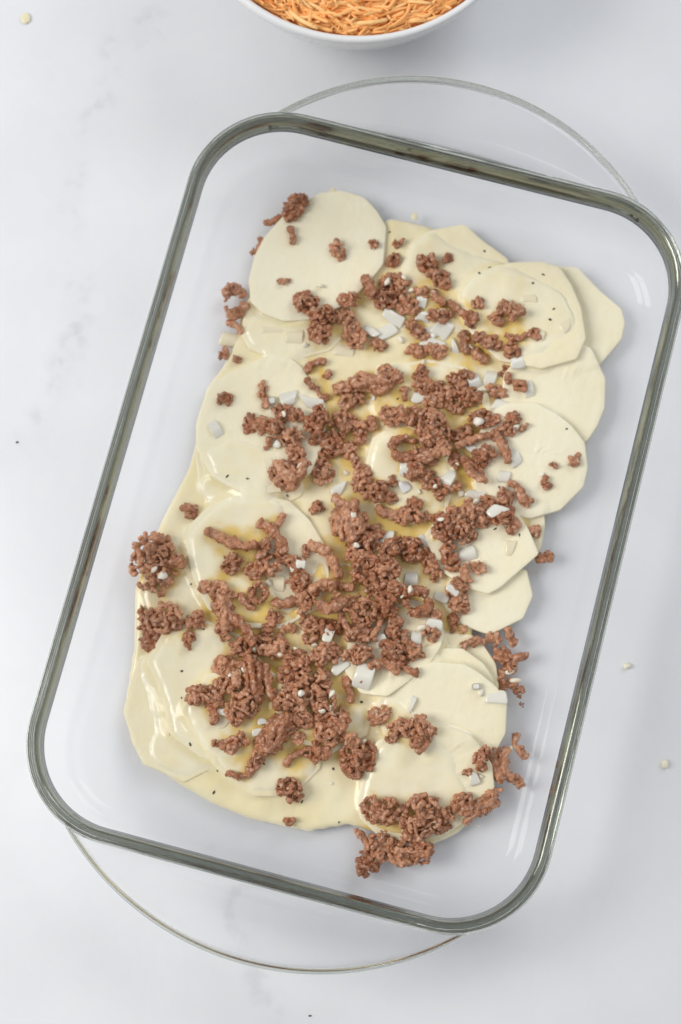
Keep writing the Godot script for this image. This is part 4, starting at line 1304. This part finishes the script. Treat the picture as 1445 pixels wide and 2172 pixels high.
func make_sauce() -> void:
	# yellow grease from the meat tints the sauce round it
	var grease := PackedFloat32Array()
	grease.resize(NX * NZ)
	for b in BEEF:
		var r := int(maxf(b[2], b[3]) + 2.0)
		for dz in range(-r, r + 1):
			for dx in range(-r, r + 1):
				if dx * dx + dz * dz > r * r: continue
				var i := int(b[0]) + dx - GX
				var j := int(b[1]) + dz - GZ
				if i >= 0 and j >= 0 and i < NX and j < NZ: grease[j * NX + i] = 1.0
	grease = blurred(grease, 4, 2)
	var v := PackedVector3Array()
	var col := PackedColorArray()
	var ix := PackedInt32Array()
	var index := {}
	var vert := func(x: float, z: float, rim: bool) -> int:
		var key := Vector2i(int(round(x * 64)), int(round(z * 64)))
		if index.has(key): return index[key]
		var y := at_grid(sauce_h, x, z)
		if rim: y = at_grid(floor_h, x, z) + 0.05
		v.append(Vector3(x, y, z))
		var g := at_grid(grease, x, z)
		var wob := soft.get_noise_2d(x * 4.0 + 300, z * 4.0)
		var k := smoothstep(0.5, 1.05, g + 0.35 * wob)
		var pale := Color(0.90, 0.815, 0.55).lerp(Color(0.885, 0.775, 0.46), clampf(0.5 + 0.9 * soft.get_noise_2d(x * 1.3, z * 1.3 + 90), 0, 1))
		var thick := y - at_grid(slice_h, x, z)      # a thin film takes the colour of the potato under it
		pale = Color(0.92, 0.86, 0.65).lerp(pale, smoothstep(0.0, 1.6, thick))
		col.append(pale.lerp(Color(0.80, 0.55, 0.11), 0.85 * k))
		index[key] = v.size() - 1
		return v.size() - 1
	for j in range(1, NZ - 2):
		for i in range(1, NX - 2):
			var a := sauce_edge[j * NX + i]
			var b := sauce_edge[j * NX + i + 1]
			var c := sauce_edge[(j + 1) * NX + i + 1]
			var d := sauce_edge[(j + 1) * NX + i]
			if maxf(maxf(a, b), maxf(c, d)) <= 0.5: continue
			var corner := [Vector2(i + GX, j + GZ), Vector2(i + GX + 1, j + GZ), Vector2(i + GX + 1, j + GZ + 1), Vector2(i + GX, j + GZ + 1)]
			var e := [a, b, c, d]
			var ring := []
			for q in 4:
				var r := (q + 1) % 4
				if e[q] > 0.5: ring.append(vert.call(corner[q].x, corner[q].y, false))
				if (e[q] > 0.5) != (e[r] > 0.5):
					var p: Vector2 = corner[q].lerp(corner[r], (0.5 - e[q]) / (e[r] - e[q]))
					ring.append(vert.call(p.x, p.y, true))
			for q in range(1, ring.size() - 1): ix.append_array([ring[0], ring[q], ring[q + 1]])
	var o := put("cream_sauce", build(v, ix, col, PackedVector2Array(), false), M.sauce)
	tag(o, "pale yellow cream sauce pooled over and between the potato slices", "sauce")


# ---------------------------------------------------------------- beef

func surface(x: float, z: float) -> float:
	return maxf(at_grid(H, x, z), at_grid(sauce_h, x, z) if at_grid(sauce_edge, x, z) > 0.5 else 0.0)


func make_beef() -> void:
	var num := 0
	for b in BEEF:
		rng.seed = 900 + num * 17
		var a: float = b[2] * (1.15 if b[5] == "s" else 1.27)
		var s: float = b[3] * (1.15 if b[5] == "s" else 1.27)
		var dir := Vector2.from_angle(deg_to_rad(b[4]))
		var side := dir.orthogonal()
		var kind: String = b[5]
		var low := 0.0
		var tops := []
		for u in [-0.7, -0.35, 0.0, 0.35, 0.7]:
			for w in [-0.6, 0.0, 0.6]:
				var p: Vector2 = dir * a * u + side * s * w
				tops.append(surface(b[0] + p.x, b[1] + p.y))
		tops.sort()
		low = tops[8] if kind != "s" else tops[10]
		low = minf(low, 27.0) - 0.5
		var h := clampf(1.1 * minf(a, s) + 1.4, 2.0, 11.5)
		if kind == "s": h = 2.0 * s
		var mesh := beef_mesh(a, s, h, deg_to_rad(b[4]), kind, num)
		var o := put("beef_crumb", mesh, M.beef, Vector3(b[0], low, b[1]) * MM)
		tag(o, b[6], "ground beef", "browned beef crumbs scattered over the potatoes")
		var r := int(maxf(a, s)) + 1
		for dz in range(-r, r + 1):
			for dx in range(-r, r + 1):
				var q := Vector2(dx, dz)
				var d := Vector2(q.dot(dir) / a, q.dot(side) / s).length()
				var i := int(b[0]) + dx - GX
				var j := int(b[1]) + dz - GZ
				if d < 1.0 and i >= 0 and j >= 0 and i < NX and j < NZ:
					H[j * NX + i] = maxf(H[j * NX + i], low + h * (0.9 - 0.6 * d * d))
		num += 1


func beef_mesh(a: float, s: float, h: float, turn: float, kind: String, num: int) -> ArrayMesh:
	var v := PackedVector3Array()
	var ix := PackedInt32Array()
	var col := PackedColorArray()
	var off := Vector3(num * 41.0, num * 17.0, 0)
	var tone := rng.randf_range(0.0, 1.0)
	var lit := Color(0.67, 0.32, 0.17).lerp(Color(0.42, 0.145, 0.056), tone)
	var dark := Color(0.30, 0.115, 0.046)
	var fat := Color(0.68, 0.46, 0.32)
	var shade := func(p: Vector3, d: Vector3) -> Array:
		var q := p + off
		var l := lump.get_noise_3dv(q)
		var g := grain.get_noise_3dv(q)
		var out := p + d * (0.6 * l - 1.1 * (g + 0.58) - 0.45 * grain.get_noise_3dv(q * 2.2) - 0.25)
		var c: Color = lit.lerp(dark, clampf(0.25 + 0.75 * lump.get_noise_3dv(q * 0.45 + Vector3(0, 40, 0)), 0, 1))
		var f := lump.get_noise_3dv(q * 1.4 + Vector3(90, 0, 0))
		if f > 0.3: c = c.lerp(fat, minf((f - 0.3) * 2.2, 0.7))
		elif f < -0.45: c = c.lerp(Color(0.24, 0.085, 0.035), minf((-0.45 - f) * 3.0, 0.6))
		return [out, c]
	var ca := cos(turn)
	var sa := sin(turn)
	var worm := func(points: Array, r: float) -> void:
		# a piece of minced strand through these points, with rounded, ragged ends
		var curve := Curve3D.new()
		curve.bake_interval = 0.4
		var n := points.size()
		for i in n:
			var t: Vector3 = (points[min(i + 1, n - 1)] - points[max(i - 1, 0)]) / 6.0
			curve.add_point(points[i], -t, t)
		var len := curve.get_baked_length()
		var m := maxi(5, int(len / 0.5))
		var path := []
		var radii := []
		for e in [0.35, 0.8]:
			path.append(curve.sample_baked(0.0) + (points[0] - points[1]).normalized() * r * (0.75 - 0.6 * e))
			radii.append(r * e)
		for i in m + 1:
			path.append(curve.sample_baked(len * i / m))
			radii.append(r * (1.0 + 0.22 * lump.get_noise_3dv(path[path.size() - 1] * 0.8 + off * 2.0)))
		for e in [0.8, 0.35]:
			path.append(curve.sample_baked(len) + (points[n - 1] - points[n - 2]).normalized() * r * (0.75 - 0.6 * e))
			radii.append(r * e)
		for i in path.size():
			var p: Vector3 = path[i]
			path[i] = Vector3(p.x * ca - p.z * sa, p.y, p.x * sa + p.z * ca)
		tube(v, ix, col, path, radii, clampi(int(TAU * r / 0.5), 9, 34), shade)
	if kind == "s":
		var r := maxf(s * 0.74, 0.85)
		var bend := rng.randf_range(-0.5, 0.5) * minf(a * 0.5, 4.0)
		var rise := rng.randf_range(0, 1.2)
		worm.call([Vector3(-a + r, r, -bend), Vector3(-a * 0.35, r + rise * 0.6, bend * 0.5), Vector3(a * 0.35, r + rise, bend * 0.6), Vector3(a - r, r + rise * 0.3, -bend * 0.6)], r)
		for k in int(a / 1.5):
			var x := rng.randf_range(-0.8, 0.8) * a
			var z := rng.randf_range(-0.5, 0.5) * s
			worm.call([Vector3(x - 0.7, r * rng.randf_range(0.7, 1.5), z), Vector3(x + 0.7, r * rng.randf_range(0.7, 1.5), z + rng.randf_range(-1, 1))], r * rng.randf_range(0.5, 0.75))
	elif kind == "r":
		var r := minf(a, s) * 0.36
		for part in 2:
			var from := part * TAU / 2 + rng.randf_range(0, 0.9)
			var pts := []
			for k in 5:
				var an := from + k * 0.47
				pts.append(Vector3(cos(an) * (a - r), r * 0.9 + rng.randf_range(0, 1.6), sin(an) * (s - r)))
			worm.call(pts, r * rng.randf_range(0.75, 0.95))
		for k in 16:
			var an := rng.randf() * TAU
			var p := Vector3(cos(an) * (a - r) * rng.randf_range(0.75, 1.05), rng.randf_range(0.8, h * 0.8), sin(an) * (s - r) * rng.randf_range(0.75, 1.05))
			worm.call([p, p + Vector3(rng.randf_range(-2, 2), rng.randf_range(-0.5, 0.8), rng.randf_range(-2, 2))], rng.randf_range(0.8, 1.3))
	elif kind == "w":
		var n := maxi(3, int(s / 1.5))
		worm.call([Vector3(-a * 0.7, h * 0.35, 0), Vector3(0, h * 0.42, 0), Vector3(a * 0.7, h * 0.35, 0)], minf(s * 0.62, h * 0.42))
		for layer in 2:
			for k in n:
				var u := (k + 0.5) / n * 2.0 - 1.0
				var reach := a * sqrt(1.0 - u * u * 0.97) * rng.randf_range(0.75, 1.0)
				var z := u * s * (0.92 if layer == 0 else 0.7)
				var y := (0.3 if layer == 0 else 0.78) * h * (1.0 - 0.45 * u * u)
				var r := rng.randf_range(1.3, 2.0)
				var wv := rng.randf_range(-2.6, 2.6)
				var gap := rng.randf_range(-0.25, 0.25) * a
				worm.call([Vector3(-reach + r, y - 0.6, z), Vector3((-reach + gap) * 0.5, y + rng.randf_range(0, 0.7), z + wv), Vector3((reach + gap) * 0.45, y + rng.randf_range(0, 0.7), z - wv * 0.6), Vector3(reach - r, y - 0.7, z + rng.randf_range(-1.8, 1.8))], r)
		for k in int(a * s / 3.0):
			var an := rng.randf() * TAU
			var rad := sqrt(rng.randf())
			var p := Vector3(cos(an) * rad * a * 0.95, h * (0.95 - 0.65 * rad * rad) * rng.randf_range(0.6, 0.95), sin(an) * rad * s * 0.95)
			worm.call([p, p + Vector3(rng.randf_range(-2.4, 2.4), rng.randf_range(-0.5, 0.3), rng.randf_range(-1.8, 1.8))], rng.randf_range(0.7, 1.3))
	else:
		var area := a * s
		if area > 9: worm.call([Vector3(-a * 0.45, h * 0.3, 0), Vector3(0, h * 0.36, s * 0.1), Vector3(a * 0.45, h * 0.3, 0)], minf(s * 0.5, h * 0.3))
		var n := clampi(int(round(area / 1.45)), 3, 80)
		for k in n:
			var an := (k + rng.randf()) * 2.399963
			var rad := sqrt((k + 0.5) / n) * 0.86
			var top := h * (1.0 - 0.6 * rad * rad)
			var r := clampf(rng.randf_range(0.8, 1.5), 0.55, minf(a, s) * 0.62)
			var y := maxf(r * 0.8, top * rng.randf_range(0.4, 1.0) - r * 0.5)
			var p := Vector3(cos(an) * rad * a, y, sin(an) * rad * s)
			var head := rng.randf() * TAU
			if rad > 0.6 and rng.randf() < 0.7: head = atan2(s * cos(an), -a * sin(an))
			var len := minf(rng.randf_range(0.8, 4.5), minf(a, s) * 1.1)
			if rng.randf() < 0.12: len *= 2.0
			var d := Vector3(cos(head), rng.randf_range(-0.25, 0.25), sin(head)) * len * 0.5
			var q := Vector3(-d.z, 0.3, d.x) * rng.randf_range(-0.35, 0.35)
			var p0 := p - d
			var p1 := p + d
			for e in 2:
				var pe: Vector3 = p0 if e == 0 else p1
				var out := Vector2(pe.x / a, pe.z / s).length()
				if out > 0.92:
					pe.x *= 0.92 / out
					pe.z *= 0.92 / out
				pe.y = maxf(pe.y, r * 0.6)
				if e == 0: p0 = pe
				else: p1 = pe
			if (p1 - p0).length() < 0.4: p1 = p0 + Vector3(0.4, 0.1, 0)
			worm.call([p0, (p0 + p1) * 0.5 + q, p1], r)
	return build(v, ix, col, PackedVector2Array(), false)


# ---------------------------------------------------------------- onion, garlic, herbs, spills

func make_onions() -> void:
	var num := 0
	for b in ONION:
		rng.seed = 5000 + num * 13
		var a: float = b[2] * 1.08
		var s: float = b[3] * 1.08
		var kind: String = b[5]
		var pts := PackedVector2Array()
		var bulge := rng.randf_range(0.75, 1.3)
		for c in [[-1, -1], [0, -bulge], [1, -1], [1, 1], [0, rng.randf_range(0.7, 1.1)], [-1, 1]]:
			if rng.randf() < 0.12: continue
			pts.append(Vector2(c[0] * a * rng.randf_range(0.62, 1.1), c[1] * s * rng.randf_range(0.62, 1.12)).rotated(deg_to_rad(b[4])))
		var outline := eased(pts, 0.8, 1.3)
		var low := surface(b[0], b[1])
		var tilt := Vector2(rng.randf_range(-0.24, 0.24), rng.randf_range(-0.24, 0.24))
		var th := rng.randf_range(1.3, 2.5)
		if kind == "g":
			low -= 1.25
			tilt *= 0.3
		else:
			low -= 0.3
		var axis := Vector2.from_angle(deg_to_rad(b[4]))
		var curl := rng.randf_range(0.03, 0.13)
		var base := func(x: float, z: float) -> float:
			var u := axis.orthogonal().dot(Vector2(x, z))
			return tilt.x * x + tilt.y * z - curl * u * u + 0.02 * axis.dot(Vector2(x, z)) * u
		var tint := Color(0.87, 0.845, 0.74, 0.27)
		if kind == "g": tint = Color(0.93, 0.84, 0.60, 0.45)
		if kind == "w": tint = Color(0.93, 0.93, 0.90, 0.85)
		var shade := func(x: float, z: float, f: float) -> Color:
			var c := tint
			var across := axis.orthogonal().dot(Vector2(x, z))
			c.a = clampf(c.a + 0.22 * lump.get_noise_2d(across * 2.2 + num * 9, num * 5.0) + (0.16 if f > 0.95 else 0.0), 0.15, 1.0)
			return c
		var mesh := slab(outline, th, 0.55, base, shade, 3)
		var o := put("onion_piece", mesh, M.onion, Vector3(b[0], low, b[1]) * MM)
		tag(o, b[6], "onion piece", "diced onion pieces on the potatoes")
		num += 1


func nugget(r: float, off: float, c: Color) -> ArrayMesh:
	# a small chopped bit with blunt facets
	var v := PackedVector3Array()
	var ix := PackedInt32Array()
	var col := PackedColorArray()
	var rows := 7
	var n := 10
	var planes := []
	for k in 9: planes.append([Vector3(rng.randf_range(-1, 1), rng.randf_range(-0.8, 0.8), rng.randf_range(-1, 1)).normalized(), rng.randf_range(0.42, 0.95)])
	for i in rows + 1:
		for j in n:
			var d := Vector3(sin(PI * i / rows) * cos(TAU * j / n), cos(PI * i / rows), sin(PI * i / rows) * sin(TAU * j / n))
			var reach := 1.1
			for p in planes:
				var k := d.dot(p[0])
				if k > 0.01: reach = minf(reach, p[1] / k)
			d = d * reach * r
			v.append(Vector3(d.x, d.y * 0.75 + r * 0.5, d.z))
			col.append(c)
	for i in rows:
		for j in n:
			var k := (j + 1) % n
			ix.append_array([i * n + j, i * n + k, (i + 1) * n + k, i * n + j, (i + 1) * n + k, (i + 1) * n + j])
	return build(v, ix, col)


func make_garlic() -> void:
	var num := 0
	for b in GARLIC:
		rng.seed = 7000 + num * 7
		var c := Color(0.86, 0.80, 0.62).lerp(Color(0.88, 0.85, 0.74), rng.randf())
		var o := put("garlic_bit", nugget(b[2] * 1.05, num * 9.0, c), M.garlic, Vector3(b[0], surface(b[0], b[1]) - 0.3, b[1]) * MM)
		o.scale = Vector3(1.0, 0.8, rng.randf_range(0.55, 0.9))
		o.rotation.y = rng.randf() * TAU
		tag(o, b[3], "garlic bit", "minced garlic bits on the beef and sauce")
		num += 1


func fleck_mesh(a: float, s: float) -> ArrayMesh:
	var outline := PackedVector2Array()
	for k in 7:
		outline.append(Vector2.from_angle(TAU * k / 7) * Vector2(a, s) * rng.randf_range(0.7, 1.1))
	return slab(outline, 0.25, 0.08, func(x, z): return 0.05 * x * z, func(_x, _z, _f): return Color.WHITE, 1)


func make_flecks() -> void:
	rng.seed = 31
	for f in FLECKS:
		var o := put("herb_fleck", fleck_mesh(rng.randf_range(0.6, 1.1), rng.randf_range(0.35, 0.6)), M.herb, Vector3(f[0], surface(f[0], f[1]) + 0.02, f[1]) * MM)
		o.rotation.y = rng.randf() * TAU
		tag(o, f[2], "herb fleck", "dark herb flecks in the sauce")


func make_spills() -> void:
	rng.seed = 77
	var c := Color(0.84, 0.79, 0.62)
	for s in [[127.8, 61.5, 1.9, "small cream crumb on the marble right of the dish, the upper of two"], [143.3, 103.8, 2.4, "cream crumb on the marble near the lower right of the dish, the lower of two"]]:
		var o := put("garlic_crumb", nugget(s[2], s[0], c), M.garlic, Vector3(s[0], 0.0, s[1]) * MM)
		tag(o, s[3], "crumb", "crumbs spilled on the marble")
	for s in [[-149.8, -247.2, 0.0, 2.2, "pale yellow sauce drop on the marble in the corner left of the bowl"], [-4.3, -167.0 + 22.0, FLOOR, 0.0, ""]]:
		if s[3] > 0: drop(s[0], s[1], s[2], s[3], s[4])
	drop(-3.6, -158.5, glass_floor(-3.6, -158.5), 1.7, "small round sauce drop on the glass above the topmost slice")
	drop(34.4, -146.8, glass_floor(34.4, -146.8), 1.5, "small smeared sauce drop on the glass above the sauced top slice")
	drop(40.6, 133.9, FLOOR, 1.0, "tiny sauce drop on the glass right of the bottom beef clump")
	var o := put("dark_speck", fleck_mesh(0.8, 0.6), M.herb, Vector3(-147.4, 0.02, -41.1) * MM)
	tag(o, "dark speck on the marble left of the dish", "speck")
	var o2 := put("dark_speck", fleck_mesh(0.8, 0.4), M.herb, Vector3(-13.1, 0.02, 212.0) * MM)
	tag(o2, "dark speck on the marble below the near handle", "speck")


func drop(x: float, z: float, y: float, r: float, label: String) -> void:
	var outline := PackedVector2Array()
	for k in 20: outline.append(Vector2.from_angle(TAU * k / 20) * r * Vector2(1.0, 1.25 + 0.1 * sin(k * 1.3)))
	var dome := func(px: float, pz: float) -> float: return 0.5 * (1.0 - Vector2(px, pz).length_squared() / (r * r * 1.6))
	var mesh := slab(outline, 0.25, 0.12, dome, func(_x, _z, _f): return Color(0.84, 0.77, 0.52), 3)
	var o := put("sauce_drop", mesh, M.sauce, Vector3(x, y + 0.45, z) * MM)
	tag(o, label, "sauce drop")
